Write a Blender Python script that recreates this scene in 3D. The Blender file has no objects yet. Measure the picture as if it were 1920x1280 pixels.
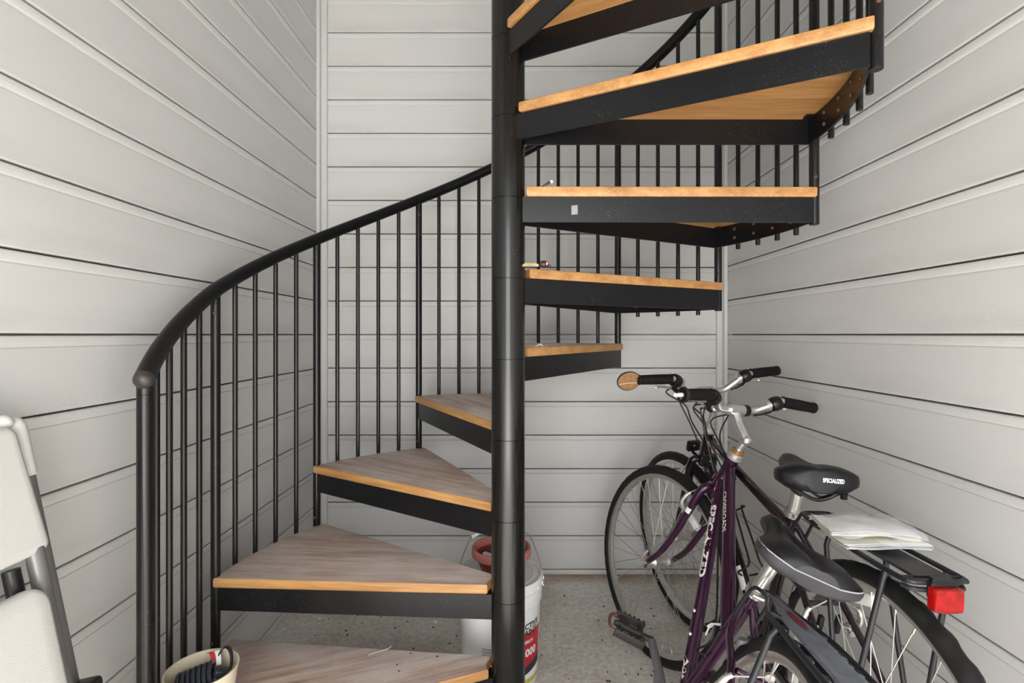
import bpy, math, random
import numpy as np
from mathutils import Vector, Matrix
from mathutils.bvhtree import BVHTree
random.seed(7)
S = bpy.context.scene
COL = S.collection
PI = math.pi
R = math.radians

# ------------------------------------------------------------------ camera, light, exposure
CAM_H = 1.133
cd = bpy.data.cameras.new('camera'); cam = bpy.data.objects.new('camera', cd); COL.objects.link(cam)
cam.location = (0, 0, CAM_H); cam.rotation_euler = (PI/2, 0, 0)
cd.sensor_width = 36; cd.lens = 987/1920*36; cd.clip_start = .02
cd.shift_x = -10/1920; cd.shift_y = -13/1920
S.camera = cam
S.view_settings.view_transform = 'Standard'; S.view_settings.look = 'None'
S.view_settings.gamma = 1; S.view_settings.use_curve_mapping = False
S.view_settings.exposure = 0.03

W = bpy.data.worlds.new('sky'); S.world = W; W.use_nodes = True
W.node_tree.nodes['Background'].inputs[0].default_value = (.965, .985, 1.0, 1)
W.node_tree.nodes['Background'].inputs[1].default_value = 1.65

def area_lamp(name, loc, target, sx, sy, power, color=(1, 1, 1)):
    l = bpy.data.lights.new(name, 'AREA'); l.shape = 'RECTANGLE'; l.size = sx; l.size_y = sy
    l.energy = power; l.color = color
    o = bpy.data.objects.new(name, l); COL.objects.link(o); o.location = loc
    o.rotation_euler = (Vector(target)-Vector(loc)).to_track_quat('-Z', 'Y').to_euler()
    return o
area_lamp('daylight_through_opening', (.0, -1.25, 1.02), (0, 2.0, 1.30), 1.25, 1.90, 50, (1, 1, 1))
sl = bpy.data.lights.new('sun', 'SUN'); sl.energy = 19; sl.angle = R(.6); sl.color = (1, .99, .97)
sun = bpy.data.objects.new('sun', sl); COL.objects.link(sun); sun.location = (0, -4, 7)
sun.rotation_euler = Vector((.06, math.cos(R(60)), -math.sin(R(60)))).to_track_quat('-Z', 'Y').to_euler()

# ------------------------------------------------------------------ materials
def nt(name):
    m = bpy.data.materials.new(name); m.use_nodes = True
    return m, m.node_tree.nodes, m.node_tree.links, m.node_tree.nodes['Principled BSDF']
def mat(name, col, rough=.5, metal=0., noise=0., nscale=30., bump=0., bscale=80., spec=.5, trans=0., coat=0., emit=None):
    m, N, L, b = nt(name)
    b.inputs['Roughness'].default_value = rough; b.inputs['Metallic'].default_value = metal
    b.inputs['Specular IOR Level'].default_value = spec
    b.inputs['Transmission Weight'].default_value = trans; b.inputs['Coat Weight'].default_value = coat
    b.inputs['Base Color'].default_value = (*col, 1)
    tc = N.new('ShaderNodeTexCoord')
    if noise:
        n = N.new('ShaderNodeTexNoise'); n.inputs['Scale'].default_value = nscale; n.inputs['Detail'].default_value = 5
        L.new(tc.outputs['Object'], n.inputs['Vector'])
        mx = N.new('ShaderNodeMix'); mx.data_type = 'RGBA'
        mx.inputs[6].default_value = (*[c*(1-noise) for c in col], 1); mx.inputs[7].default_value = (*[min(1, c*(1+noise)) for c in col], 1)
        L.new(n.outputs['Fac'], mx.inputs[0]); L.new(mx.outputs[2], b.inputs['Base Color'])
    if bump:
        n2 = N.new('ShaderNodeTexNoise'); n2.inputs['Scale'].default_value = bscale; n2.inputs['Detail'].default_value = 4
        L.new(tc.outputs['Object'], n2.inputs['Vector'])
        bp = N.new('ShaderNodeBump'); bp.inputs['Strength'].default_value = bump; bp.inputs['Distance'].default_value = .002
        L.new(n2.outputs['Fac'], bp.inputs['Height']); L.new(bp.outputs['Normal'], b.inputs['Normal'])
    return m
def ramp(N, stops):
    r = N.new('ShaderNodeValToRGB'); e = r.color_ramp.elements
    while len(e) < len(stops): e.new(.5)
    for i, (p, c) in enumerate(stops):
        e[i].position = p; e[i].color = (*c, 1) if len(c) == 3 else c
    return r
def noise_node(N, L, vec, scale, detail=4, rough=.5):
    n = N.new('ShaderNodeTexNoise'); n.inputs['Scale'].default_value = scale; n.inputs['Detail'].default_value = detail
    n.inputs['Roughness'].default_value = rough
    if vec is not None: L.new(vec, n.inputs['Vector'])
    return n
def mapping(N, L, vec, sc=(1, 1, 1), loc=(0, 0, 0)):
    mp = N.new('ShaderNodeMapping'); mp.inputs['Scale'].default_value = sc; mp.inputs['Location'].default_value = loc
    L.new(vec, mp.inputs['Vector']); return mp
def mixc(N, L, fac, a, b, mode='MIX'):
    mx = N.new('ShaderNodeMix'); mx.data_type = 'RGBA'; mx.blend_type = mode
    if hasattr(fac, 'links') or hasattr(fac, 'is_linked'): L.new(fac, mx.inputs[0])
    else: mx.inputs[0].default_value = fac
    for k, v in ((6, a), (7, b)):
        if hasattr(v, 'is_linked'): L.new(v, mx.inputs[k])
        else: mx.inputs[k].default_value = (*v, 1)
    return mx.outputs[2]
def math_n(N, L, op, a, b=None, clamp=False):
    n = N.new('ShaderNodeMath'); n.operation = op; n.use_clamp = clamp
    for i, v in enumerate((a, b)):
        if v is None: continue
        if hasattr(v, 'is_linked'): L.new(v, n.inputs[i])
        else: n.inputs[i].default_value = v
    return n.outputs[0]

PITCH = .1586; Z0 = CAM_H-7*PITCH
def siding_material():
    m, N, L, b = nt('painted_siding')
    tc = N.new('ShaderNodeTexCoord'); v = tc.outputs['Object']
    sep = N.new('ShaderNodeSeparateXYZ'); L.new(v, sep.inputs[0])
    ph = math_n(N, L, 'FRACT', math_n(N, L, 'DIVIDE', math_n(N, L, 'SUBTRACT', sep.outputs[2], Z0), PITCH))
    # specks of mildew gather along the lower third of each board and on the cove
    low = math_n(N, L, 'SUBTRACT', 1.0, math_n(N, L, 'DIVIDE', ph, .42), True)
    cove = math_n(N, L, 'GREATER_THAN', ph, .87)
    zone = math_n(N, L, 'ADD', math_n(N, L, 'MULTIPLY', low, .8), math_n(N, L, 'MULTIPLY', cove, .65), True)
    zone = math_n(N, L, 'ADD', zone, .10, True)
    clus = noise_node(N, L, mapping(N, L, v, (4, 4, 9)).outputs[0], 1.0, 3)
    sp = noise_node(N, L, mapping(N, L, v, (1, 1, 1)).outputs[0], 400, 2)
    rs = ramp(N, [(.60, (0, 0, 0)), (.68, (1, 1, 1))]); L.new(sp.outputs['Fac'], rs.inputs[0])
    rc = ramp(N, [(.46, (0, 0, 0)), (.66, (1, 1, 1))]); L.new(clus.outputs['Fac'], rc.inputs[0])
    f = math_n(N, L, 'MULTIPLY', math_n(N, L, 'MULTIPLY', rs.outputs[0], rc.outputs[0]), zone)
    f = math_n(N, L, 'MULTIPLY', f, .75)
    base_n = noise_node(N, L, mapping(N, L, v, (1.2, 1.2, 5)).outputs[0], 1.3, 4)
    base = mixc(N, L, base_n.outputs['Fac'], (.535, .530, .520), (.610, .605, .594))
    # grey film of grime in soft drifts on the lower part of each board
    gr = noise_node(N, L, mapping(N, L, v, (2.2, 2.2, 14)).outputs[0], 1.0, 5, .6)
    rg = ramp(N, [(.42, (0, 0, 0)), (.75, (1, 1, 1))]); L.new(gr.outputs['Fac'], rg.inputs[0])
    gf = math_n(N, L, 'MULTIPLY', math_n(N, L, 'MULTIPLY', rg.outputs[0], low), .45)
    base = mixc(N, L, gf, base, (.36, .345, .32))
    c = mixc(N, L, f, base, (.10, .09, .08))
    L.new(c, b.inputs['Base Color']); b.inputs['Roughness'].default_value = .48
    b.inputs['Specular IOR Level'].default_value = .35
    fine = noise_node(N, L, mapping(N, L, v, (30, 30, 220)).outputs[0], 1.0, 2)
    bp = N.new('ShaderNodeBump'); bp.inputs['Strength'].default_value = .12; bp.inputs['Distance'].default_value = .001
    L.new(fine.outputs['Fac'], bp.inputs['Height']); L.new(bp.outputs['Normal'], b.inputs['Normal'])
    return m
def concrete_material():
    m, N, L, b = nt('stained_concrete')
    tc = N.new('ShaderNodeTexCoord'); v = tc.outputs['Object']
    n1 = noise_node(N, L, v, 2.4, 6, .6); n2 = noise_node(N, L, v, 55, 4, .7); n3 = noise_node(N, L, v, 1.1, 4)
    r1 = ramp(N, [(.30, (.54, .49, .435)), (.52, (.71, .68, .635)), (.72, (.80, .78, .75))]); L.new(n1.outputs['Fac'], r1.inputs[0])
    r2 = ramp(N, [(.35, (.72, .72, .72)), (.65, (1.08, 1.07, 1.05))]); L.new(n2.outputs['Fac'], r2.inputs[0])
    c = mixc(N, L, 1.0, r1.outputs[0], r2.outputs[0], 'MULTIPLY')
    r3 = ramp(N, [(.58, (0, 0, 0)), (.70, (.55, .55, .55))]); L.new(n3.outputs['Fac'], r3.inputs[0])
    c = mixc(N, L, r3.outputs[0], c, (.36, .23, .13))          # tan rust stain drifts
    # old water line of brown stain along the foot of the back wall
    sep = N.new('ShaderNodeSeparateXYZ'); L.new(v, sep.inputs[0])
    nb = noise_node(N, L, v, 7, 4)
    e = math_n(N, L, 'ADD', sep.outputs[1], math_n(N, L, 'MULTIPLY', nb.outputs['Fac'], .10))
    re = ramp(N, [(.0, (0, 0, 0)), (1., (1, 1, 1))]); L.new(math_n(N, L, 'DIVIDE', math_n(N, L, 'SUBTRACT', e, 2.43), .10, True), re.inputs[0])
    right = math_n(N, L, 'MULTIPLY', re.outputs[0], .8)
    c = mixc(N, L, right, c, (.27, .155, .075))
    # dark pits and specks
    sp = noise_node(N, L, v, 120, 2); rs = ramp(N, [(.70, (0, 0, 0)), (.75, (.8, .8, .8))]); L.new(sp.outputs['Fac'], rs.inputs[0])
    c = mixc(N, L, rs.outputs[0], c, (.07, .06, .05))
    L.new(c, b.inputs['Base Color']); b.inputs['Roughness'].default_value = .75
    bp = N.new('ShaderNodeBump'); bp.inputs['Strength'].default_value = .25; bp.inputs['Distance'].default_value = .002
    L.new(n2.outputs['Fac'], bp.inputs['Height']); L.new(bp.outputs['Normal'], b.inputs['Normal'])
    return m
def wood_material(name, cols, worn=False, rough=.45):
    m, N, L, b = nt(name)
    tc = N.new('ShaderNodeTexCoord'); v = tc.outputs['Object']
    info = N.new('ShaderNodeObjectInfo')
    off = N.new('ShaderNodeVectorMath'); off.operation = 'SCALE'; off.inputs[0].default_value = (3.1, 5.3, 7.7)
    L.new(info.outputs['Random'], off.inputs['Scale'])
    ad = N.new('ShaderNodeVectorMath'); ad.operation = 'ADD'; L.new(v, ad.inputs[0]); L.new(off.outputs[0], ad.inputs[1])
    vv = ad.outputs[0]
    g = noise_node(N, L, mapping(N, L, vv, (2.2, 26, 26)).outputs[0], 1.6, 6, .62)
    fib = noise_node(N, L, mapping(N, L, vv, (12, 260, 260)).outputs[0], 1.0, 3, .6)
    r1 = ramp(N, [(.28, cols[0]), (.5, cols[1]), (.72, cols[2])]); L.new(g.outputs['Fac'], r1.inputs[0])
    r2 = ramp(N, [(.3, (.80, .78, .76)), (.7, (1.1, 1.1, 1.1))]); L.new(fib.outputs['Fac'], r2.inputs[0])
    c = mixc(N, L, 1.0, r1.outputs[0], r2.outputs[0], 'MULTIPLY')
    # finger-jointed blocks of slightly different tone
    br = N.new('ShaderNodeTexBrick'); L.new(mapping(N, L, vv, (1, 1, 1)).outputs[0], br.inputs['Vector'])
    br.inputs['Scale'].default_value = 1; br.inputs['Brick Width'].default_value = .31; br.inputs['Row Height'].default_value = .06
    br.inputs['Mortar Size'].default_value = 0.0; br.inputs['Color1'].default_value = (.86, .85, .84, 1); br.inputs['Color2'].default_value = (1.08, 1.06, 1.04, 1)
    c = mixc(N, L, .55 if worn else .8, c, mixc(N, L, 1.0, c, br.outputs['Color'], 'MULTIPLY'))
    if worn:
        d = noise_node(N, L, mapping(N, L, vv, (3, 5, 5)).outputs[0], 1.5, 5, .6)
        rd = ramp(N, [(.40, (0, 0, 0)), (.72, (.75, .75, .75))]); L.new(d.outputs['Fac'], rd.inputs[0])
        c = mixc(N, L, rd.outputs[0], c, (.70, .655, .63))
        sp = noise_node(N, L, mapping(N, L, vv, (1, 2.2, 1)).outputs[0], 70, 2)
        rs = ramp(N, [(.69, (0, 0, 0)), (.74, (.8, .8, .8))]); L.new(sp.outputs['Fac'], rs.inputs[0])
        c = mixc(N, L, rs.outputs[0], c, (.72, .68, .65))
    L.new(c, b.inputs['Base Color']); b.inputs['Roughness'].default_value = rough
    bp = N.new('ShaderNodeBump'); bp.inputs['Strength'].default_value = .15; bp.inputs['Distance'].default_value = .001
    L.new(fib.outputs['Fac'], bp.inputs['Height']); L.new(bp.outputs['Normal'], b.inputs['Normal'])
    return m
def speckled_black(name, base, rough, dens, dust=(.35, .33, .31), scale=300, coat=0., spec=.28):
    m, N, L, b = nt(name)
    tc = N.new('ShaderNodeTexCoord'); v = tc.outputs['Object']
    sp = noise_node(N, L, v, scale, 1); rs = ramp(N, [(dens, (0, 0, 0)), (dens+.05, (1, 1, 1))]); L.new(sp.outputs['Fac'], rs.inputs[0])
    cl = noise_node(N, L, v, 9, 3); rc = ramp(N, [(.42, (0, 0, 0)), (.62, (.8, .8, .8))]); L.new(cl.outputs['Fac'], rc.inputs[0])
    c = mixc(N, L, math_n(N, L, 'MULTIPLY', rs.outputs[0], rc.outputs[0]), base, dust)
    L.new(c, b.inputs['Base Color'])
    rr = ramp(N, [(.3, (rough-.02,)*3), (.7, (rough+.03,)*3)]); L.new(cl.outputs['Fac'], rr.inputs[0]); L.new(rr.outputs[0], b.inputs['Roughness'])
    b.inputs['Coat Weight'].default_value = coat; b.inputs['Specular IOR Level'].default_value = spec
    return m
def tyre_material():
    m, N, L, b = nt('tyre_rubber')
    tc = N.new('ShaderNodeTexCoord')
    n = noise_node(N, L, tc.outputs['Object'], 160, 3); n2 = noise_node(N, L, tc.outputs['Object'], 8, 4)
    c = mixc(N, L, n2.outputs['Fac'], (.007, .007, .0075), (.020, .0195, .019)); L.new(c, b.inputs['Base Color'])
    b.inputs['Roughness'].default_value = .6; b.inputs['Specular IOR Level'].default_value = .2
    bp = N.new('ShaderNodeBump'); bp.inputs['Strength'].default_value = .35; bp.inputs['Distance'].default_value = .001
    L.new(n.outputs['Fac'], bp.inputs['Height']); L.new(bp.outputs['Normal'], b.inputs['Normal'])
    return m

M = {}
M['siding'] = siding_material()
M['trim'] = mat('painted_trim', (.56, .555, .545), .45, noise=.05, nscale=6)
M['concrete'] = concrete_material()
M['ground'] = mat('patio_ground', (.70, .68, .64), .8, noise=.15, nscale=5)
M['ceiling'] = mat('ceiling_boards', (.5, .49, .47), .7, noise=.05, nscale=4)
M['wood'] = wood_material('oak_edge', [(.33, .15, .048), (.45, .235, .082), (.55, .32, .13)])
M['worn'] = wood_material('worn_tread', [(.37, .25, .20), (.59, .46, .395), (.74, .63, .575)], True, .6)
M['black'] = speckled_black('black_paint', (.005, .005, .005), .30, .72, scale=420, spec=.4)
M['pole'] = speckled_black('black_paint_pole', (.005, .005, .0045), .20, .73, scale=520, spec=.48)
M['frame'] = speckled_black('black_paint_frame', (.005, .005, .006), .30, .71, scale=520, spec=.34)
M['rail'] = mat('rail_vinyl', (.005, .005, .0055), .32, noise=.2, nscale=20, spec=.2)
M['rust'] = mat('rusty_bolt', (.10, .055, .03), .6, .4, noise=.4, nscale=200)
M['capgrey'] = mat('worn_cap', (.045, .036, .032), .45, .2, noise=.7, nscale=90)
M['purple'] = mat('plum_paint', (.042, .008, .036), .22, .35, noise=.5, nscale=420, coat=.6)
M['purple2'] = mat('dark_plum_paint', (.018, .005, .013), .22, .3, noise=.4, nscale=400, coat=.6)
M['alloy'] = mat('brushed_alloy', (.72, .71, .69), .30, .9, noise=.12, nscale=40)
M['dullalloy'] = mat('dull_alloy', (.60, .58, .54), .42, .75, noise=.2, nscale=60)
M['rim'] = mat('rim_alloy', (.70, .68, .65), .28, .88, noise=.12, nscale=30)
M['spoke'] = mat('spoke_steel', (.40, .385, .36), .42, .7)
M['brass'] = mat('tarnished_brass', (.45, .26, .09), .45, .7, noise=.4, nscale=120)
M['tyre'] = tyre_material()
M['rubber'] = mat('grip_rubber', (.007, .0065, .006), .65, spec=.2, bump=.5, bscale=240, noise=.3, nscale=60)
M['plastic'] = mat('black_plastic', (.007, .007, .0075), .33, spec=.4)
M['cable'] = mat('cable_housing', (.010, .010, .010), .45)
M['saddle'] = mat('black_saddle', (.007, .007, .009), .40, spec=.28, noise=.3, nscale=25, bump=.1, bscale=500)
M['saddle2'] = mat('saddle_side', (.035, .034, .038), .5, spec=.35, bump=.15, bscale=500)
M['white'] = mat('white_print', (.80, .80, .78), .5)
M['silverprint'] = mat('silver_print', (.36, .36, .38), .4)
M['rackblack'] = mat('rack_black', (.013, .014, .017), .4, spec=.4, noise=.35, nscale=40)
M['rackgrey'] = mat('worn_rack_top', (.14, .155, .19), .40, noise=.75, nscale=55)
M['redprint'] = mat('red_print', (.20, .010, .03), .5, noise=.4, nscale=150)
M['reflector'] = mat('red_reflector', (.25, .0022, .0012), .22, noise=.8, nscale=55, coat=.15, spec=.35)
M['clearref'] = mat('clear_reflector', (.72, .71, .68), .2, noise=.15, nscale=90, coat=.4)
M['mirror'] = mat('mirror_glass', (.82, .78, .72), .06, 1.0)
M['copper'] = mat('bronze_mirror_face', (.50, .27, .12), .28, .55, noise=.4, nscale=70)
M['pail'] = mat('white_pail_plastic', (.80, .80, .80), .35, noise=.03, nscale=8)
M['label_red'] = mat('label_red', (.50, .012, .03), .4)
M['label_yellow'] = mat('label_yellow', (.55, .50, .05), .4)
M['label_black'] = mat('label_black', (.02, .02, .02), .4)
M['label_grey'] = mat('label_grey', (.42, .43, .46), .5, noise=.4, nscale=300)
M['terracotta'] = mat('glazed_terracotta', (.16, .02, .012), .3, noise=.2, nscale=30)
M['terracotta_rim'] = mat('terracotta_rim', (.50, .17, .145), .4, noise=.1, nscale=40)
M['bluepaper'] = mat('pale_blue_paper', (.50, .60, .62), .6)
M['cream'] = mat('cream_plastic', (.70, .63, .47), .45, noise=.04, nscale=15)
M['lockcable'] = mat('dark_vinyl_cable', (.022, .026, .036), .38, noise=.2, nscale=40)
M['strap'] = mat('black_webbing', (.014, .014, .016), .7, bump=.5, bscale=500)
M['tagred'] = mat('red_tag', (.55, .02, .02), .5)
M['chairplastic'] = mat('white_moulded_plastic', (.60, .59, .565), .5, bump=.28, bscale=800, noise=.03, nscale=10)
M['chairtube'] = mat('grey_powder_coat', (.17, .165, .16), .36, .3, noise=.15, nscale=20)
M['paper'] = mat('newsprint', (.68, .68, .69), .7, noise=.16, nscale=28, bump=.5, bscale=45)
M['newsgrey'] = mat('printed_newsprint', (.45, .45, .46), .7, noise=.6, nscale=110)
M['yellowpaper'] = mat('yellow_insert', (.72, .66, .36), .7)
M['pod'] = mat('brown_pod', (.045, .014, .012), .4, noise=.5, nscale=120)
M['podpink'] = mat('pale_pink_core', (.50, .33, .28), .7)
M['husk'] = mat('dry_husk', (.55, .42, .26), .7, noise=.3, nscale=150)
M['debris'] = mat('dark_crumbs', (.05, .038, .03), .8, noise=.5, nscale=200)
M['pale'] = mat('pale_chip', (.70, .66, .60), .6, noise=.15, nscale=90)
def film():
    m, N, L, b = nt('clear_plastic_film')
    b.inputs['Base Color'].default_value = (.9, .9, .92, 1); b.inputs['Roughness'].default_value = .18
    tr = N.new('ShaderNodeBsdfTransparent'); mx = N.new('ShaderNodeMixShader'); mx.inputs[0].default_value = .28
    L.new(tr.outputs[0], mx.inputs[1]); L.new(b.outputs[0], mx.inputs[2]); L.new(mx.outputs[0], N['Material Output'].inputs[0])
    return m
M['film'] = film()

# ------------------------------------------------------------------ mesh builder
def V(*a): return Vector(a)
def frame_of(d):
    d = Vector(d).normalized(); h = V(0, 0, 1) if abs(d.z) < .9 else V(1, 0, 0)
    x = h.cross(d).normalized(); return x, d.cross(x).normalized(), d
def smooth_path(pts, n=6, closed=False):
    P = [Vector(p) for p in pts]; out = []; m = len(P)
    for i in range(m if closed else m-1):
        if closed: a, b, c, d = P[i-1], P[i], P[(i+1) % m], P[(i+2) % m]
        else:
            b, c = P[i], P[i+1]; a = P[i-1] if i else b*2-c; d = P[i+2] if i+2 < m else c*2-b
        for k in range(n):
            t = k/n
            out.append(.5*((2*b)+(c-a)*t+(2*a-5*b+4*c-d)*t*t+(3*b-a-3*c+d)*t**3))
    if not closed: out.append(P[-1])
    return out
class MB:
    def __init__(s): s.v = []; s.f = []; s.mi = []; s.m = 0
    def face(s, *ids): s.f.append(ids); s.mi.append(s.m)
    def ring(s, pts): i = len(s.v); s.v += [tuple(p) for p in pts]; return list(range(i, i+len(pts)))
    def bridge(s, a, b, closed=True):
        n = len(a)
        for i in range(n if closed else n-1): s.face(a[i], a[(i+1) % n], b[(i+1) % n], b[i])
    def loft(s, rings, cap=True, closed=True, loop=False):
        ids = [s.ring(r) for r in rings]
        for a, b in zip(ids, ids[1:]): s.bridge(a, b, closed)
        if loop: s.bridge(ids[-1], ids[0], closed)
        elif cap: s.face(*reversed(ids[0])); s.face(*ids[-1])
        return s
    def tube(s, pts, r, n=10, cap=True, closed=False, flat=1.0):
        P = [Vector(p) for p in pts]; m = len(P); rings = []; x = None
        for i, p in enumerate(P):
            if closed: d = P[(i+1) % m]-P[i-1]
            else: d = P[min(i+1, m-1)]-P[max(i-1, 0)]
            d.normalize()
            if x is None: x, y, _ = frame_of(d)
            else:
                x = (x-d*x.dot(d)).normalized()
            y = d.cross(x)
            rr = r[i] if isinstance(r, (list, tuple)) else r
            rings.append([p+x*(rr*math.cos(2*PI*k/n))+y*(rr*flat*math.sin(2*PI*k/n)) for k in range(n)])
        return s.loft(rings, cap=cap and not closed, loop=closed)
    def cyl(s, a, b, r, r2=None, n=16):
        return s.tube([a, b], [r, r if r2 is None else r2], n)
    def box(s, c, size, mx=None):
        h = [q/2 for q in size]; mx = mx or Matrix.Identity(3)
        c = Vector(c); P = [c+mx @ V(sx*h[0], sy*h[1], sz*h[2]) for sz in (-1, 1) for sx, sy in ((-1, -1), (1, -1), (1, 1), (-1, 1))]
        i = len(s.v); s.v += [tuple(p) for p in P]
        for q in ((3, 2, 1, 0), (4, 5, 6, 7), (0, 1, 5, 4), (1, 2, 6, 5), (2, 3, 7, 6), (3, 0, 4, 7)): s.face(*[i+k for k in q])
        return s
    def rbox(s, c, size, r, mx=None, n=4, e=.25):
        # rounded-corner slab: rounded in local xy, softened top and bottom edge
        c = Vector(c); mx = mx or Matrix.Identity(3); hx, hy, hz = [q/2 for q in size]
        def outline(ins):
            o = []; rr = max(r-ins, 1e-4)
            for cx, cy, a0 in ((hx-r, hy-r, 0), (-hx+r, hy-r, 90), (-hx+r, -hy+r, 180), (hx-r, -hy+r, 270)):
                for k in range(n+1):
                    a = R(a0+90*k/n); o.append((cx+rr*math.cos(a), cy+rr*math.sin(a)))
            return o
        b = min(r, hz)*e*2 if hz else 0
        b = min(b, hz)
        rings = []
        for z, ins in ((-hz, b), (-hz+b*.3, b*.3), (-hz+b, 0), (hz-b, 0), (hz-b*.3, b*.3), (hz, b)):
            rings.append([c+mx @ V(x, y, z) for x, y in outline(ins)])
        return s.loft(rings)
    def lathe(s, prof, o=(0, 0, 0), axis=(0, 0, 1), n=32, loop=False, cap=True):
        x, y, d = frame_of(axis); o = Vector(o)
        rings = [[o+d*h+(x*math.cos(2*PI*k/n)+y*math.sin(2*PI*k/n))*max(rr, 1e-5) for k in range(n)] for rr, h in prof]
        return s.loft(rings, cap=cap and not loop, loop=loop)
    def ball(s, c, r, n=14, sq=(1, 1, 1)):
        c = Vector(c); rings = []
        for i in range(1, n//2+1):
            a = PI*(i-.5)/(n//2); rings.append([c+V(r*sq[0]*math.sin(a)*math.cos(2*PI*k/n), r*sq[1]*math.sin(a)*math.sin(2*PI*k/n), -r*sq[2]*math.cos(a)) for k in range(n)])
        return s.loft(rings)
    def torus(s, c, axis, rr, r, n=48, k=10, flat=1.):
        x, y, d = frame_of(axis); c = Vector(c)
        rings = []
        for i in range(n):
            a = 2*PI*i/n; e = x*math.cos(a)+y*math.sin(a)
            rings.append([c+e*(rr+r*math.cos(2*PI*j/k))+d*(r*flat*math.sin(2*PI*j/k)) for j in range(k)])
        return s.loft(rings, loop=True)
    def prism(s, poly, z0, z1, n0=0):
        return s.loft([[V(x, y, z0) for x, y in poly], [V(x, y, z1) for x, y in poly]])
    def strip(s, a, b):   # open quad strip between two point rows
        s.bridge(s.ring(a), s.ring(b), closed=False); return s
    def build(s, name, mats, parent=None, angle=38, fn=None, flat=False, tr=None):
        import bmesh
        me = bpy.data.meshes.new(name)
        vs = s.v if fn is None else [tuple(fn(Vector(p))) for p in s.v]
        me.from_pydata(vs, [], s.f)
        if not isinstance(mats, (list, tuple)): mats = [mats]
        for m in mats: me.materials.append(m if not isinstance(m, str) else M[m])
        me.polygons.foreach_set('material_index', [min(i, len(mats)-1) for i in s.mi])
        bm = bmesh.new(); bm.from_mesh(me); bmesh.ops.recalc_face_normals(bm, faces=bm.faces); bm.to_mesh(me); bm.free()
        if not flat:
            me.shade_smooth(); me.set_sharp_from_angle(angle=R(angle))
        o = bpy.data.objects.new(name, me); COL.objects.link(o)
        if parent is not None: o.parent = parent
        if tr is not None: o.matrix_basis = tr
        return o
def tag(o, label=None, cat=None, group=None, kind=None):
    if label: o['label'] = label
    if cat: o['category'] = cat
    if group: o['group'] = group
    if kind: o['kind'] = kind
    return o
def thing(name, label, cat, mx=None, group=None):
    o = bpy.data.objects.new(name, None); COL.objects.link(o); o.empty_display_size = .05
    if mx is not None: o.matrix_world = mx if isinstance(mx, Matrix) else Matrix.Translation(mx)
    return tag(o, label, cat, group)
def text_geo(s, size, bold=0., width=1.):
    cu = bpy.data.curves.new('lettering', 'FONT'); cu.body = s; cu.size = size; cu.align_x = 'LEFT'; cu.offset = bold; cu.resolution_u = 3
    o = bpy.data.objects.new('lettering', cu); COL.objects.link(o)
    dg = bpy.context.evaluated_depsgraph_get(); dg.update(); me = o.evaluated_get(dg).to_mesh()
    vs = [(v.co.x*width, v.co.y) for v in me.vertices]; fs = [tuple(p.vertices) for p in me.polygons]
    o.evaluated_get(dg).to_mesh_clear(); bpy.data.objects.remove(o); bpy.data.curves.remove(cu)
    return vs, fs
def add_text(mb, s, size, fn, bold=0., width=1.):
    # fn maps flat lettering coordinates onto the surface
    vs, fs = text_geo(s, size, bold, width); i = len(mb.v)
    mb.v += [tuple(fn(x, y)) for x, y in vs]
    for f in fs: mb.face(*[i+k for k in f])
def bvh_of(o):
    me = o.data; return BVHTree.FromPolygons([v.co.copy() for v in me.vertices], [tuple(p.vertices) for p in me.polygons])

# ------------------------------------------------------------------ the enclosure
XL, XR, YB, YF, ZT = -.9315, .9744, 2.485, -.35, 3.1
def siding(name, a, b, inward):
    a, b, n = Vector(a), Vector(b), Vector(inward)
    mb = MB(); rows = []
    z = Z0-PITCH
    k = 0
    prof = [(-.0020, -.022), (.0022, -.022), (.0024, .0085), (.0036, .0100), (.006, .0108), (.040, .0102), (.100, .0086), (.128, .0072), (.1322, .0067), (.1330, .0052), (.1341, .0052), (.1350, .0074), (.1385, .0092), (.1450, .0103), (.1525, .0102), (.1552, .0092), (.1563, .0080)]
    pts = []
    while z < ZT:
        for dz, d in prof:
            zz = z+dz
            if zz >= 0: pts.append((zz, d-.0138))
        z += PITCH
    pts = [(0, pts[0][1])]+pts
    for zz, d in pts: rows.append((a+n*d+V(0, 0, zz), b+n*d+V(0, 0, zz)))
    for (p, q), (p2, q2) in zip(rows, rows[1:]):
        i = len(mb.v); mb.v += [tuple(p), tuple(q), tuple(q2), tuple(p2)]; mb.face(i, i+1, i+2, i+3)
    # solid backing behind the boards
    back = [a-n*.07, b-n*.07, b-n*.050, a-n*.050]
    mb.loft([[p+V(0, 0, 0) for p in back], [p+V(0, 0, ZT) for p in back]])
    me = mb.build(name, 'siding', angle=20)
    return tag(me, kind='structure')
siding('wall_back', (XL-.05, YB, 0), (XR+.05, YB, 0), (0, -1, 0))
siding('wall_left', (XL, YF, 0), (XL, YB, 0), (1, 0, 0))
siding('wall_right', (XR, YF, 0), (XR, YB, 0), (-1, 0, 0))
for i, (x, sg) in enumerate(((XL, 1), (XR, -1))):
    mb = MB()
    p = [(x-sg*.004, YB+.004), (x-sg*.004, YB-.036), (x+sg*.008, YB-.036), (x+sg*.011, YB-.033), (x+sg*.011, YB-.011), (x+sg*.033, YB-.011), (x+sg*.036, YB-.008), (x+sg*.036, YB+.004)]
    mb.prism(p, 0, ZT)
    tag(mb.build('trim_%d' % (i+1), 'trim', angle=25), kind='structure')
mb = MB(); mb.box(((XL+XR)/2, (YB+.05+YF)/2, -.05), (XR-XL+.14, YB-YF+.10, .10))
tag(mb.build('floor', 'concrete'), kind='structure')
mb = MB(); mb.box((0, YF-4.0, -.06), (14, 7.98, .10))
tag(mb.build('ground', 'ground'), kind='structure')
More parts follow.
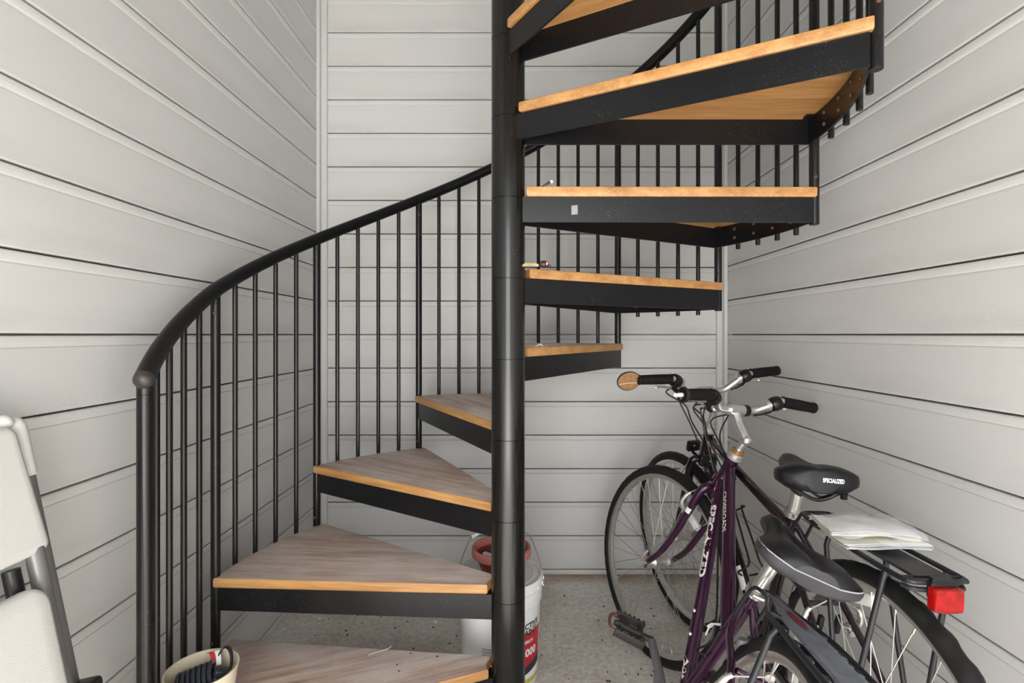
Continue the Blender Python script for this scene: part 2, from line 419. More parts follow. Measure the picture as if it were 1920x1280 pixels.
mb = MB(); mb.box(((XL+XR)/2, (YB+YF)/2-.03, ZT+.04), (XR-XL+.12, YB-YF+.20, .08))
tag(mb.build('ceiling', 'ceiling'), kind='structure')
mb = MB(); mb.box(((XL+XR)/2, YF-.05, (2.05+ZT)/2), (XR-XL+.14, .10, ZT-2.05))
tag(mb.build('wall_front', 'trim'), kind='structure')

# ------------------------------------------------------------------ spiral staircase
PX, PY = -.0255, 1.46
A0, DA = -144.98, 29.414
RISE, Z1, RAD = .2194, .219, .846
WT, FH = .0265, .069
ang = {k: A0+DA*k for k in range(1, 12)}; ang[1] = -111.5
ztop = lambda k: Z1+RISE*(k-1)
def polar(a, r, z=0.): return V(r*math.sin(R(a)), r*math.cos(R(a)), z)
stair = thing('spiral_staircase', 'black steel spiral staircase with wooden treads around a central pole', 'staircase', V(PX, PY, 0))
mb = MB(); prof = [(.0001, 0)]
prof += [(.085, 0), (.085, .010), (.0465, .012)]
for k in range(1, 14):
    zj = ztop(k)-WT-.004
    prof += [(.0465, zj-.0012), (.0452, zj-.0004), (.0452, zj+.0004), (.0465, zj+.0012)]
prof += [(.0465, ZT-.002), (.0001, ZT-.001)]
mb.lathe(prof, n=40, cap=False)
mb.build('centre_pole', 'pole', stair, angle=30)

def tread_meshes(span, tail):
    """one tread lying with its leading edge along local +x; it sweeps towards -y"""
    lead, trail = 1.2, -(span+tail)
    def pl(a, r): return V(r*math.cos(R(a)), r*math.sin(R(a)), 0)
    n = 14; ro = RAD-.004
    arc = [pl(lead+(trail-lead)*i/n, ro) for i in range(n+1)]
    du = V(math.cos(R(trail)), math.sin(R(trail)), 0); dn = V(du.y, -du.x, 0)  # normal pointing further round (-y side)
    it = du*.052+dn*.030
    inner = [it, V(.053, -.024, 0), V(.058, .0015, 0)]
    poly = arc+inner
    c = sum(poly, V(0, 0, 0))/len(poly)
    def inset(p, d): return p+(c-p).normalized()*d
    w = MB(); rings = []
    for z, d in ((-WT, .0035), (-WT+.0035, 0), (-.0045, 0), (-.0012, .0016), (0, .0048)):
        rings.append([inset(p, d)+V(0, 0, z) for p in poly])
    w.m = 1; w.loft(rings, cap=False)
    w.m = 1; w.face(*reversed(range(len(poly)))); w.m = 0; w.face(*range(len(poly)*4, len(poly)*5))
    f = MB(); z0, z1 = -WT-FH, -WT-.0003
    def bar(p, q, t=.006):
        d = (q-p).normalized(); nn = V(-d.y, d.x, 0)*t/2
        f.loft([[p-nn+V(0, 0, z0), p+nn+V(0, 0, z0), p+nn+V(0, 0, z1), p-nn+V(0, 0, z1)], [q-nn+V(0, 0, z0), q+nn+V(0, 0, z0), q+nn+V(0, 0, z1), q-nn+V(0, 0, z1)]])
    la = lead-.9
    bar(pl(la, .044), pl(la, RAD-.012)); ta = trail+.8
    tu = V(math.cos(R(ta)), math.sin(R(ta)), 0); tn = V(tu.y, -tu.x, 0)
    bar(tu*.040+tn*.020, pl(ta, RAD-.012)-tn*.0)
    ri = RAD-.0165; t = .006
    rings = []
    for i in range(n+1):
        a = la+(ta-la)*i/n
        rings.append([pl(a, ri)+V(0, 0, z0), pl(a, ri+t)+V(0, 0, z0), pl(a, ri+t)+V(0, 0, z1), pl(a, ri)+V(0, 0, z1)])
    f.loft(rings)
    # small fixing lugs inside the corners
    for a in (la-2.2, ta+2.2): f.box(pl(a, ri-.012)+V(0, 0, z1-.005), (.022, .022, .004), Matrix.Rotation(R(a), 3, 'Z'))
    f.m = 1
    for j in range(1, 5):
        a = -span*j/5; p = pl(a, ri-.001)+V(0, 0, z0+.022); d = pl(a, 1)
        f.lathe([(.0001, -.0045), (.0035, -.004), (.0052, -.002), (.0055, .001)], p, d, 10)
        f.lathe([(.0001, -.0045), (.0035, -.004), (.0052, -.002), (.0055, .001)], p+V(0, 0, .03), d, 10)
    return w, f
w, f = tread_meshes(DA, 1.6); w1, f1 = tread_meshes(abs(ang[2]-ang[1]), 4.5)
tread0 = frame0 = None
treads = {}
for k in range(1, 10):
    mx = Matrix.Translation((0, 0, ztop(k))) @ Matrix.Rotation(R(90-ang[k]), 4, 'Z')
    if k == 1:
        t = w1.build('tread', ['worn', 'wood'], stair, tr=mx, angle=30); f1.build('tread_frame', ['frame', 'rust'], t, angle=30)
    elif k == 2:
        t = tread0 = w.build('tread', ['worn', 'wood'], stair, tr=mx, angle=30); frame0 = f.build('tread_frame', ['frame', 'rust'], t, angle=30)
    else:
        t = tread0.copy(); COL.objects.link(t); t.parent = stair; t.matrix_basis = mx
        g = frame0.copy(); COL.objects.link(g); g.parent = t
    treads[k] = t
def rail_z(a):
    if a < ang[2]:
        t = (a-ang[1])/(ang[2]-ang[1]); return Z1+.823+RISE*t
    return ztop(2)+.823+RISE*(a-ang[2])/DA
# handrail
pts = []; a = ang[1]-.6
while a < ang[10]+8:
    pts.append(polar(a, RAD, rail_z(a))); a += 2.4
mb = MB(); mb.tube(pts, .0205, 18)
rail = mb.build('handrail', 'rail', stair)
mb = MB(); p = pts[0]; d = (pts[0]-pts[1]).normalized()
mb.lathe([(.0201, -.004), (.0208, .001), (.0195, .009), (.0150, .016), (.0080, .0195), (.0001, .0205)], p, d, 20)
mb.build('rail_end_cap', 'capgrey', rail)
# posts
post0 = None
mb = MB(); r = .0165
zr = rail_z(ang[1])-.014
mb.lathe([(.0001, 0), (.032, 0), (.032, .006), (r, .008), (r, zr-.026), (r-.0008, zr-.0255), (r, zr-.025), (r, zr), (.0001, zr)], (0, 0, 0), n=22, cap=False)
p1 = mb.build('newel_post', 'black', stair, angle=30, tr=Matrix.Translation(polar(ang[1], RAD)))
zb = -WT-FH-.004
for k in range(2, 11):
    zt = rail_z(ang[k])-ztop(k-1)-.012
    mx = Matrix.Translation(polar(ang[k], RAD, ztop(k-1)))
    if post0 is None:
        mb = MB(); r = .0130
        mb.lathe([(.0001, zb), (r-.0015, zb), (r, zb+.0015), (r, zt-.026), (r-.0008, zt-.0255), (r, zt-.025), (r, zt), (.0001, zt)], n=18, cap=False)
        mb.m = 1
        mb.lathe([(.0001, .0046), (.003, .0042), (.005, .002), (.005, -.002)], V(-.0035, -r+.0005, .03), (0, -1, 0), 10)
        mb.lathe([(.0001, .0040), (.004, .003), (.004, -.002)], V(.004, -r+.0005, zt-.055), (0.5, -1, 0), 8)
        post0 = mb.build('post', ['black', 'rust'], stair, angle=30, tr=mx); o = post0
    else:
        o = post0.copy(); COL.objects.link(o); o.parent = stair; o.matrix_basis = mx
# balusters: four to each tread
bal0 = {}
for k in range(1, 10):
    a0, a1 = ang[k], ang[k+1]
    for j in range(1, 5):
        a = a0+(a1-a0)*j/5
        zt = rail_z(a)-ztop(k)-.012; zb2 = -WT-FH-.016
        mx = Matrix.Translation(polar(a, RAD, ztop(k))) @ Matrix.Rotation(R(-a), 4, 'Z')
        key = (j, k == 1)
        if key not in bal0:
            mb = MB(); r = .0076
            mb.lathe([(.0001, zb2), (r-.001, zb2), (r, zb2+.001), (r, zt), (.0001, zt)], n=12, cap=False)
            bal0[key] = mb.build('baluster', 'black', stair, angle=30, tr=mx)
        else:
            o = bal0[key].copy(); COL.objects.link(o); o.parent = stair; o.matrix_basis = mx
# sticker on the steel edge of the seventh tread
ta = R(-(DA+1.6)+.8); tu = V(math.cos(ta), math.sin(ta), 0); tn = V(tu.y, -tu.x, 0)
mb = MB(); c = tu*.182+tn*.0185*.9+V(0, 0, -WT-.033)
c = tu*.175+V(0, 0, -WT-.034)
p0 = tu*.040+tn*.020; p1 = V((RAD-.012)*math.cos(ta), (RAD-.012)*math.sin(ta), 0)
bd = (p1-p0).normalized(); bn = V(bd.y, -bd.x, 0); c = p0+bd*.142+bn*.0034+V(0, 0, -WT-.036)
mb.loft([[c+bd*x*.0085+V(0, 0, z*.0125+x*.0008)+bn*d for x, z in ((-1, -1), (1, -1), (1, 1), (-1, 1))] for d in (0, .0005)])
st = mb.build('sticker', 'white', treads[7]); st.data.materials[0] = mat('aged_sticker', (.26, .245, .235), .6, noise=.25, nscale=150)
tag(st, 'small pale aged sticker')

# small things lying on the steps
def on_tread(k, px, py_):   # world point on tread k from world x, y
    return V(px, py_, ztop(k))
mb = MB(); mb.ball((0, 0, .0095), .0125, 14, (1.15, .9, .78)); mb.m = 1; mb.ball((.0085, -.0085, .010), .0042, 8, (.8, .5, 1.1))
mb.m = 0; mb.ball((.015, -.001, .004), .0055, 8, (1, .8, .8))
o = mb.build('seed_pod', ['pod', 'podpink']); o.location = (.072, 1.44, ztop(6)); tag(o, 'dark brown round seed pod with pale spot on a wooden step beside the pole', 'seed pod')
mb = MB(); rings = []
for i in range(9):
    t = i/8; wv = .012*math.sin(PI*min(1, .08+t*.9)); z = .003+.005*math.sin(t*PI)+.0015*math.sin(t*9)
    rings.append([V(-.022+.044*t, -wv, z*.3), V(-.022+.044*t, -wv*.4, z+.003), V(-.022+.044*t, wv*.4, z+.003), V(-.022+.044*t, wv, z*.3)])
mb.loft(rings)
o = mb.build('dry_husk', 'husk'); o.location = (.036, 1.433, ztop(6)+.0008); tag(o, 'flat tan dry husk lying between the pole and the brown seed pod', 'husk')
mb = MB(); mb.tube([(-.016, 0, .0015), (-.004, 0, .007), (.006, 0, .013)], [.0012, .0030, .0040], 8); mb.m = 1; mb.ball((.010, 0, .0145), .0050, 10)
o = mb.build('stick', ['plastic', 'pale']); o.location = (.083, 1.436, ztop(7))
tag(o, 'small dark stick with white tip lying on a wooden step close to the pole', 'stick')
mb = MB(); mb.tube(smooth_path([(-.012, 0, .001), (-.004, .004, .004), (.003, .002, .007), (.008, -.002, .002)], 4), .0014, 6)
o = mb.build('dry_stalk', 'pale'); o.location = (.066, 1.56, ztop(5)+.001); tag(o, 'pale curled dry stalk on the fifth step right of the pole', 'stalk')
mb = MB(); mb.tube(smooth_path([(-.035, -.02, .002), (-.015, -.008, .002), (.01, .006, .002), (.022, .02, .003)], 5), .0011, 6)
o = mb.build('white_thread', 'pale'); o.location = (-.39, 1.52, ztop(1)); tag(o, 'thin pale curved thread lying on the lowest wooden tread', 'thread')
for i, (x, y) in enumerate(((-.228, 1.491), (-.305, 1.506), (-.333, 1.455), (-.321, 1.427))):
    mb = MB(); mb.ball((0, 0, .0016), .0026, 8, (1.2, .8, .6))
    if i == 0: mb.ball((.003, .001, .0016), .002, 8)
    o = mb.build('dirt_crumb', 'debris'); o.location = (x, y, ztop(1)+.001); o.rotation_euler.z = i
    tag(o, 'tiny black dirt crumb on the lowest wooden tread near the pole', 'crumb', 'dirt crumbs on the lowest tread')

# ------------------------------------------------------------------ paint bucket and clay pot
bx, by = -.057, 1.755
bk = thing('paint_bucket', 'white lidded plastic paint bucket on concrete floor behind the stair pole', 'bucket', V(bx, by, 0))
mb = MB()
mb.lathe([(.0001, 0), (.120, 0), (.124, .006), (.1335, .262), (.1365, .264), (.1385, .268), (.1385, .283), (.1350, .286), (.1350, .291), (.1395, .294), (.1395, .309), (.1360, .312), (.1360, .325), (.0001, .325)], n=56, cap=False)
mb.build('bucket_body', 'pail', bk, angle=35)
mb = MB()
mb.lathe([(.1375, .316), (.1425, .316), (.1435, .320), (.1435, .343), (.1415, .347), (.1330, .347), (.1300, .345), (.1290, .3395), (.1150, .3395), (.1130, .3425), (.1090, .3425), (.1070, .3395), (.0001, .3395)], n=56, cap=False)
for i in range(24):
    a = 2*PI*i/24; mb.box((.1437*math.cos(a), .1437*math.sin(a), .324), (.004, .006, .010), Matrix.Rotation(a, 3, 'Z'))
mb.build('lid', 'pail', bk, angle=35)
def cyl_pt(th, z, off=.0006):   # th: angle from the camera side, positive to the right
    rr = .124+(.1335-.124)*(z-.006)/.256+off
    return V(rr*math.sin(th), -rr*math.cos(th), z)
lab = MB()
def patch(th0, th1, zf0, zf1, m, off, n=20):
    lab.m = m; a = []; b = []
    for i in range(n+1):
        t = i/n; th = th0+(th1-th0)*t
        a.append(cyl_pt(th, zf0(t) if callable(zf0) else zf0, off)); b.append(cyl_pt(th, zf1(t) if callable(zf1) else zf1, off))
    lab.strip(a, b)
patch(-.05, 1.30, .055, lambda t: .178+.028*t, 1, .0006)
patch(-.05, 1.30, lambda t: .178+.020*t, lambda t: .196+.033*t*t, 0, .0009)
patch(-.05, 1.30, lambda t: .050+.006*math.sin(t*9), lambda t: .082+.045*max(0, t-.5), 2, .0010)
patch(-.05, 1.30, .046, lambda t: .060+.030*max(0, t-.55), 0, .0013)
patch(-.05, 1.30, .028, .040, 3, .0012)
for s_, th, z, size, m, bold in (('PROTECTIVE', .09, .206, .024, 2, .0006), ('PAINT', .55, .186, .024, 2, .0010), ('1000', .55, .118, .034, 0, .0012), ('EXTERIOR', .45, .160, .014, 0, .0003)):
    lab.m = m
    add_text(lab, s_, size, lambda x, y, th=th, z=z: cyl_pt(th+x/.129, z+y, .0018), bold)
lb = lab.build('label', ['white', 'label_red', 'label_black', 'label_yellow'], bk, flat=True); tag(lb, 'red white and yellow printed label')
lab = MB(); patch(-.44, .02, .095, .165, 0, .0006); lab.m = 1
for i in range(7):
    patch(-.42, .0, .100+.009*i, .1055+.009*i, 1, .0010, 6)
b2 = lab.build('label', ['white', 'label_grey'], bk, flat=True); tag(b2, 'white back label with fine grey print')
# bail handle lying up behind the pot with white grip
mb = MB()
def bail(t): # t 0..1 across the lid, seen end-on at left
    a = PI*t; return V(-.1435*math.cos(a)*.98, .045*math.sin(a)+.0, .30+.115*math.sin(a))
path = [V(-.1435, .0, .300), V(-.140, .010, .345), V(-.118, .045, .405), V(-.095, .075, .438), V(-.05, .085, .45), V(.05, .085, .45), V(.095, .075, .438), V(.118, .045, .405), V(.140, .010, .345), V(.1435, .0, .300)]
mb.tube(smooth_path(path, 5), .0021, 8)
mb.ball((-.1435, 0, .300), .007, 10); mb.ball((.1435, 0, .300), .007, 10)
hb = mb.build('bail_handle', 'spoke', bk)
mb = MB(); p, q = V(-.101, .068, .432), V(-.062, .084, .449)
d = (q-p).normalized()
mb.lathe([(.003, 0), (.0085, 0), (.0085, .004), (.0062, .006), (.0062, .036), (.0085, .038), (.0085, .042), (.003, .042)], p, d, 16)
mb.build('handle_grip', 'pail', hb)

pt = thing('clay_pot', 'shallow dark red glazed pot sitting on the lid of the white bucket', 'pot', V(bx+.004, by, .3427))
mb = MB(); mb.lathe([(.0001, 0), (.060, 0), (.064, .004), (.088, .062), (.085, .062), (.061, .010), (.0001, .008)], n=48, cap=False)
mb.build('pot_body', 'terracotta', pt, angle=35)
mb = MB(); mb.lathe([(.086, .060), (.0975, .060), (.0990, .063), (.0990, .083), (.0965, .086), (.0905, .086), (.0885, .083)], n=48, loop=True)
mb.build('pot_rim', 'terracotta_rim', pt, angle=35)
mb = MB()
for (x, y, rz, tl) in ((-.030, -.040, .3, .35), (.002, -.042, -.3, .45)):
    mxx = Matrix.Rotation(rz, 3, 'Z') @ Matrix.Rotation(tl, 3, 'X')
    rings = []
    for i in range(6):
        t = i/5-.5; rings.append([V(x, y, .062)+mxx @ V(t*.055, s_*.022, .006*math.sin(i*1.7)+hh) for s_, hh in ((-1, 0), (1, .004), (1, .005), (-1, .001))])
    mb.loft(rings)
o = mb.build('crumpled_wrapper', 'bluepaper'); o.matrix_world = Matrix.Translation(pt.matrix_world.translation)
o.location = (bx+.004, by, .3427)
tag(o, 'pale blue crumpled wrapper inside the dark red pot', 'wrapper')

# ------------------------------------------------------------------ cream pot with cable lock on the lowest tread
cx, cy, cz = -.752, 1.255, Z1+.0006
mb = MB()
mb.lathe([(.0001, 0), (.058, 0), (.062, .004), (.0775, .113), (.0795, .115), (.0795, .119), (.0755, .119), (.060, .008), (.0001, .006)], n=56, cap=False)
o = mb.build('planter_pot', 'cream', angle=35); o.location = (cx, cy, cz); tag(o, 'cream plastic planter pot holding a cable lock on the lowest tread', 'pot')
lk = thing('cable_lock', 'coiled dark cable lock with black strap and red tag in cream pot', 'cable lock', V(cx, cy, cz))
mb = MB(); pts = []
ax = V(.92, .30, .22).normalized(); x_, y_, _ = frame_of(ax)
c0 = V(-.052, -.014, .072)
for i in range(7*20+1):
    t = i/20; a = 2*PI*t
    pts.append(c0+ax*(.0135*t)+(x_*math.cos(a)+y_*math.sin(a))*.041)
mb.tube(pts, .0066, 9)
cb = mb.build('coiled_cable', 'lockcable', lk, fn=lambda v: V(v.x*.84, v.y*.84, v.z*.94))
mb = MB(); mb.rbox((.046, .010, .098), (.046, .034, .040), .010, Matrix.Rotation(.5, 3, 'Z') @ Matrix.Rotation(.35, 3, 'Y'))
mb.cyl((.043, -.002, .10), (.024, -.016, .094), .010)
mb.build('lock_head', 'lockcable', lk, fn=lambda v: V(v.x*.84, v.y*.84, v.z*.94))
lp = lk
mb = MB(); path = smooth_path([(.030, .015, .085), (.016, .050, .110), (.022, .062, .138), (.042, .058, .150), (.060, .046, .140), (.066, .036, .118), (.062, .030, .100)], 6)
rings = [[p+V(-.003, -.002, 0)*1.0+o_ for o_ in (V(0, -.006, 0), V(.004, -.006, 0), V(.004, .006, 0), V(0, .006, 0))] for p in path]
mb.loft(rings); mb.rbox((.018, .020, .088), (.046, .036, .028), .008, Matrix.Rotation(.4, 3, 'Z') @ Matrix.Rotation(-.4, 3, 'Y'))
mb.build('carry_strap', 'strap', lp, fn=lambda v: V(v.x*.84, v.y*.84, v.z*.94))
mb = MB(); path = smooth_path([(-.016, .062, .128), (-.004, .055, .132), (.006, .045, .122), (.012, .036, .106)], 5)
rings = [[p+V(-.005, -.004, .003), p+V(.005, .004, .003), p+V(.005, .004, .0045), p+V(-.005, -.004, .0045)] for p in path]
mb.m = 0; mb.loft(rings)
path = [p+V(.012, .006, .001) for p in path[3:]]
mb.m = 1; mb.loft([[p+V(-.005, -.004, .003), p+V(.005, .004, .003), p+V(.005, .004, .0045), p+V(-.005, -.004, .0045)] for p in path])
tag(mb.build('tag', ['tagred', 'white'], lp, fn=lambda v: V(v.x*.84, v.y*.84, v.z*.94)), 'red and white printed tag')

# ------------------------------------------------------------------ folded chair against the left wall
lean = R(12.0)
# local: x along width (towards camera = -Y world), z up along chair, y = outward (+X world)
cmx = Matrix.Translation((XL+.262, .932, 0)) @ Matrix(((0, math.cos(lean), -math.sin(lean), 0), (-1, 0, 0, 0), (0, math.sin(lean), math.cos(lean), 0), (0, 0, 0, 1)))
ch = thing('folding_chair', 'white plastic folding chair with grey tube frame leaning on left wall', 'chair', cmx)
def tubepart(name, pts, r, m='chairtube', n=12, sm=5):
    mb = MB(); mb.tube(smooth_path(pts, sm) if sm else pts, r, n); return mb.build(name, m, ch)
CW = .44
for s_, xx in ((0, .012), (1, CW-.012)):
    sg = 1 if s_ == 0 else -1
    fl = tubepart('frame_leg', [(xx, .0, .012), (xx, 0, .40), (xx, 0, .965), (xx+sg*.002, 0, .995)], .0125, sm=0)
    mb = MB(); mb.lathe([(.0135, 0), (.0150, .004), (.0148, .09), (.0135, .0925)], (xx, 0, .905), (0, 0, 1), 16, cap=False); mb.ball((xx+sg*.003, 0, .997), .0150, 14)
    mb.build('end_sleeve', 'chairplastic', fl)
    mb = MB(); mb.cyl((xx, 0, 0), (xx, 0, .05), .0148); mb.build('foot_cap', 'plastic', fl)
    bl = tubepart('folding_leg', [(xx+sg*.034, .016, .02), (xx+sg*.032, .018, .40), (xx+sg*.026, .012, .785)], .0138)
    mb = MB(); mb.cyl((xx+sg*.034, .016, 0), (xx+sg*.034, .016, .05), .0158); mb.build('foot_cap', 'plastic', bl)
    mb = MB(); mb.rbox((xx+sg*.011, .016, .525), (.05, .022, .06), .009, Matrix.Rotation(PI/2, 3, 'X')); mb.build('hinge_bracket', 'plastic', bl)
tubepart('seat_rail', [(.075, .004, .45), (.075, .004, .765)], .0125, 'plastic', sm=0)
tubepart('seat_rail', [(CW-.075, .004, .45), (CW-.075, .004, .765)], .0125, 'plastic', sm=0)
def panel(name, x0, x1, z0, z1, dep, curve, rad=.04, th=.022, taper=0.):
    mb = MB(); nx, nz = 16, 10; rings = []
    hx, hz = (x1-x0)/2, (z1-z0)/2; c = V((x0+x1)/2, dep, (z0+z1)/2)
    def outline(ins):
        o = []; rr = max(rad-ins, .002)
        for ox, oz, a0 in ((hx-rad, hz-rad, 0), (-hx+rad, hz-rad, 90), (-hx+rad, -hz+rad, 180), (hx-rad, -hz+rad, 270)):
            for k in range(7): a = R(a0+15*k); o.append((ox+rr*math.cos(a), oz+rr*math.sin(a)))
        return o
    for yy, ins in ((-th/2, .008), (-th/2+.003, .002), (-th/2+.007, 0), (th/2-.007, 0), (th/2-.003, .002), (th/2, .008), (th/2+.001, .03)):
        rings.append([c+V(x*(1-taper*z/hz), yy-curve*(1-(x/hx)**2), z) for x, z in outline(ins)])
    mb.loft(rings); return mb.build(name, 'chairplastic', ch, angle=50)
panel('back_panel', .027, CW-.027, .775, .996, .015, .012, .018, taper=.05)
panel('seat_panel', .058, CW-.058, .30, .732, .034, .006, .035)
mb = MB(); mb.ball((.036, .004, 1.004), .0135, 14); mb.build('panel_lug', 'chairplastic', ch)

# ------------------------------------------------------------------ bicycles
RWH = .333
def build_bike(P, name, label):
    Lw = P['L']
    mx = Matrix.Translation((P['x'], P['y'], 0)) @ Matrix.Rotation(P['yaw'], 4, 'Z') @ Matrix.Rotation(P['lean'], 4, 'X')
    mx = mx @ Matrix.Rotation(P.get('pitch', 0.), 4, 'Y') @ Matrix.Translation((0, 0, P.get('lift', .004)))
    root = thing(name, label, 'bicycle', mx)
    ha = R(71); ua = V(-math.cos(ha), 0, math.sin(ha)); na = V(math.sin(ha), 0, math.cos(ha))
    P0 = V(Lw, 0, RWH)-na*.045
    c, d = math.cos(P['st']), math.sin(P['st'])
    def F(a, n, y=0.):
        q = P0+ua*a+na*(n*c-y*d); return V(q.x, n*d+y*c, q.z)
    def Fv(v): return F(v.z, v.x, v.y)       # (forward, left, along axis) -> bike space
    paint = P['paint']; BB = V(.44, 0, .270); su = V(-.292, 0, .956)
    ht0, ht1 = F(.400, 0), F(.400+P['ht'], 0)
    stj, stt = BB+su*P['tt'], BB+su*P['st_top']
    # frame
    f = MB()
    f.tube([ht0-ua*.006, ht0, ht0+ua*.004, ht1-ua*.004, ht1, ht1+ua*.004], [.0205, .0205, .0185, .0185, .0205, .0205], 18)
    f.cyl(F(.425, -.004), BB, .0160 if P['kind'] == 'near' else .0148, n=18)
    dtd = (BB-F(.425, 0)).normalized()
    tta = F(.400+P['ht']-.026, 0)
    f.cyl(tta, stj, P['ttr'], n=18)
    f.tube([BB, stj, stt-su*.03, stt], [.0150, .0150, .0150, .0158], 18)
    f.cyl(BB+V(0, -.036, 0), BB+V(0, .036, 0), .0205, n=20)
    ax = V(0, 0, RWH)
    for s in (1, -1):
        f.tube(smooth_path([BB+V(-.015, s*.020, 0), BB+V(-.09, s*.030, .006), V(.20, s*.048, .292), V(.03, s*.062, RWH-.010), V(0, s*.064, RWH)], 4), [.0105]*5+[.0100]*4+[.0095]*4+[.009]*4, 12)
        sj = BB+su*(P['ssj'])
        f.tube(smooth_path([sj+V(-.004, s*.010, 0), sj+V(-.05, s*.028, -.055), V(.16, s*.045, .50), V(.008, s*.063, RWH+.02), V(0, s*.064, RWH)], 4), .0078, 12)
        f.rbox(V(.006, s*.064, RWH), (.040, .046, .005), .012, Matrix.Rotation(PI/2, 3, 'X'))
    sb = BB+su*(P['ssj'])
    f.cyl(V(.185, -.034, .515), V(.185, .034, .515), .006, n=10)     # seat stay bridge
    fr = f.build('frame', paint, root)
    # lettering on the tubes (left side)
    def tube_text(s_, p, q, rad, t0, size, bold=.0006, width=1., tilt=0., parent=fr, m='white', side=1, nm='lettering'):
        dd = (q-p).normalized(); lat = V(0, side, 0); lat = (lat-dd*lat.dot(dd)).normalized(); upv = dd.cross(lat)*1.0
        if upv.z < 0: upv = -upv
        o0 = p+dd*t0; t = MB()
        def fn(x, y):
            a = (y-size*.36)/rad+tilt
            return o0+dd*x+(lat*math.cos(a)+upv*math.sin(a))*(rad+.0006)
        add_text(t, s_, size, fn, bold, width)
        return t.build(nm, m, parent, flat=True)
    dt0 = F(.425, 0)
    if P['kind'] == 'near':
        tag(tube_text('SPECIALIZED', dt0, BB, .0160, .105, .0245, .0012, 1.62, .62), 'white block lettering')
        tag(tube_text('CROSSROADS', tta, stj, P['ttr'], .130, .0165, .0003, 1.45, .35), 'white lettering')
        tube_text('CRUZ', tta, stj, P['ttr'], .190, .006, 0, 1.0, -.1) if False else None
        t = MB()
        lat = V(0, 1, 0); o0 = dt0+dtd*.535
        up = dtd.cross(lat); up = up if up.z > 0 else -up
        for pl_ in ([(0, -.006), (.012, .002), (.028, -.002), (.016, .008)], [(.010, -.010), (.030, -.004), (.020, .004)], [(.028, -.008), (.046, -.004), (.040, .006), (.032, .002)], [(.046, -.006), (.058, -.002), (.050, .003)]):
            i = len(t.v); t.v += [tuple(o0+dtd*x+(lat*math.cos(y/.016+.55)+up*math.sin(y/.016+.55))*.0167) for x, y in pl_]; t.face(*range(i, i+len(pl_)))
        t.build('lettering', 'white', fr, flat=True)
        for k in (.430, .490):
            t = MB(); t.lathe([(.0001, .0045), (.0035, .004), (.005, .0015), (.005, -.002)], dt0+dtd*k+V(0, .0135, .0085), (0, .82, .57), 12)
            t.build('cage_bolt', 'alloy', fr)
    else:
        tag(tube_text('SPECIALIZED', tta, stj, P['ttr'], .03, .018, .0008, 1.0), 'white lettering')
        # pale licence sticker on the down tube, seen past the near bicycle
        t = MB(); lat = V(0, 1, 0); up = dtd.cross(lat); up = up if up.z > 0 else -up
        ln = (BB-dt0).length
        for k0, k1, m in ((.665, .775, 0),):
            a_, b_ = [], []
            for i in range(9):
                th = -.9+i*.26; e = lat*math.cos(th)+up*math.sin(th)
                a_.append(dt0+dtd*(ln*k0)+e*.0166); b_.append(dt0+dtd*(ln*k1)+e*.0166)
            t.strip(a_, b_)
        stk = t.build('sticker', 'white', fr); tag(stk, 'white printed sticker')
        tube_text('SPECIALIZED', dt0, BB, .0160, ln*.80, .014, .0008, .8)
    # headset and stem
    h = MB(); hz = .400+P['ht']
    h.lathe([(.012, .003), (.0225, .003), (.0235, .008), (.0195, .011), (.0195, .014), (.0215, .016), (.0215, .022), (.017, .026), (.012, .026)], F(hz, 0), ua, 22); h.m = 1
    h.lathe([(.012, .026), (.0195, .026), (.0205, .029), (.0205, .034), (.0175, .036), (.012, .036)], F(hz, 0), ua, 22)
    h.build('headset', ['dullalloy', 'brass' if P['brass'] else 'dullalloy'], root); h = MB()
    h.lathe([(.012, -.004), (.0215, -.004), (.0225, -.010), (.0205, -.014), (.012, -.016)], F(.400, 0), ua, 22)
    h.build('lower_headset', ['dullalloy'], root)
    sbz = P['sb']; rc = P['reach']
    s = MB(); qa = P['qa']
    s.cyl(F(hz+.025, 0), F(qa, 0), .0112, n=18)
    el = F(qa, -.004)
    s.tube(smooth_path([F(qa-.03, 0), F(qa, -.003), F(qa+.012, .012), F(qa*.5+sbz*.5, rc*.55), F(sbz, rc)], 5), [.0115]*5+[.0150]*5+[.0150]*5+[.0145]*5+[.0160], 16)
    s.cyl(F(sbz, rc, -.030), F(sbz, rc, .030), .0180, n=22)
    s.ball(F(qa+.004, -.006, 0), .0165, 12)
    s.cyl(F(qa+.004, -.006, -.019), F(qa+.004, -.006, .019), .008, n=12)
    s.cyl(F(sbz-.020, rc-.004, -.008), F(sbz-.020, rc-.004, .008), .006, n=10)
    stem = s.build('stem', 'alloy', root)
    # handlebar
    hw, ri, sw = P['hw'], P['rise'], P['sweep']
    def barpt(y):
        ay = abs(y); s_ = 1 if y >= 0 else -1
        K = [(0, 0, 0), (.045, 0, 0), (.075, .004, -.002), (.105, ri*.45, -.010), (.135, ri*.88, -.018), (.160, ri, -.022), (hw, ri, -sw)]
        for (y0, r0, b0), (y1, r1, b1) in zip(K, K[1:]):
            if ay <= y1+1e-9:
                t = (ay-y0)/(y1-y0); return F(sbz+r0+(r1-r0)*t, rc+b0+(b1-b0)*t, y)
        return F(sbz+ri, rc-sw, y)
    ys = [-hw, -.160, -.135, -.105, -.075, -.045, 0, .045, .075, .105, .135, .160, hw]
    h = MB(); h.tube(smooth_path([barpt(y) for y in ys], 5), [.0112]*20+[.0118]*6+[.0127]*10+[.0118]*5+[.0112]*20, 16) if False else h.tube(smooth_path([barpt(y) for y in ys], 5), .0113, 16)
    hb = h.build('handlebar', 'alloy', root)
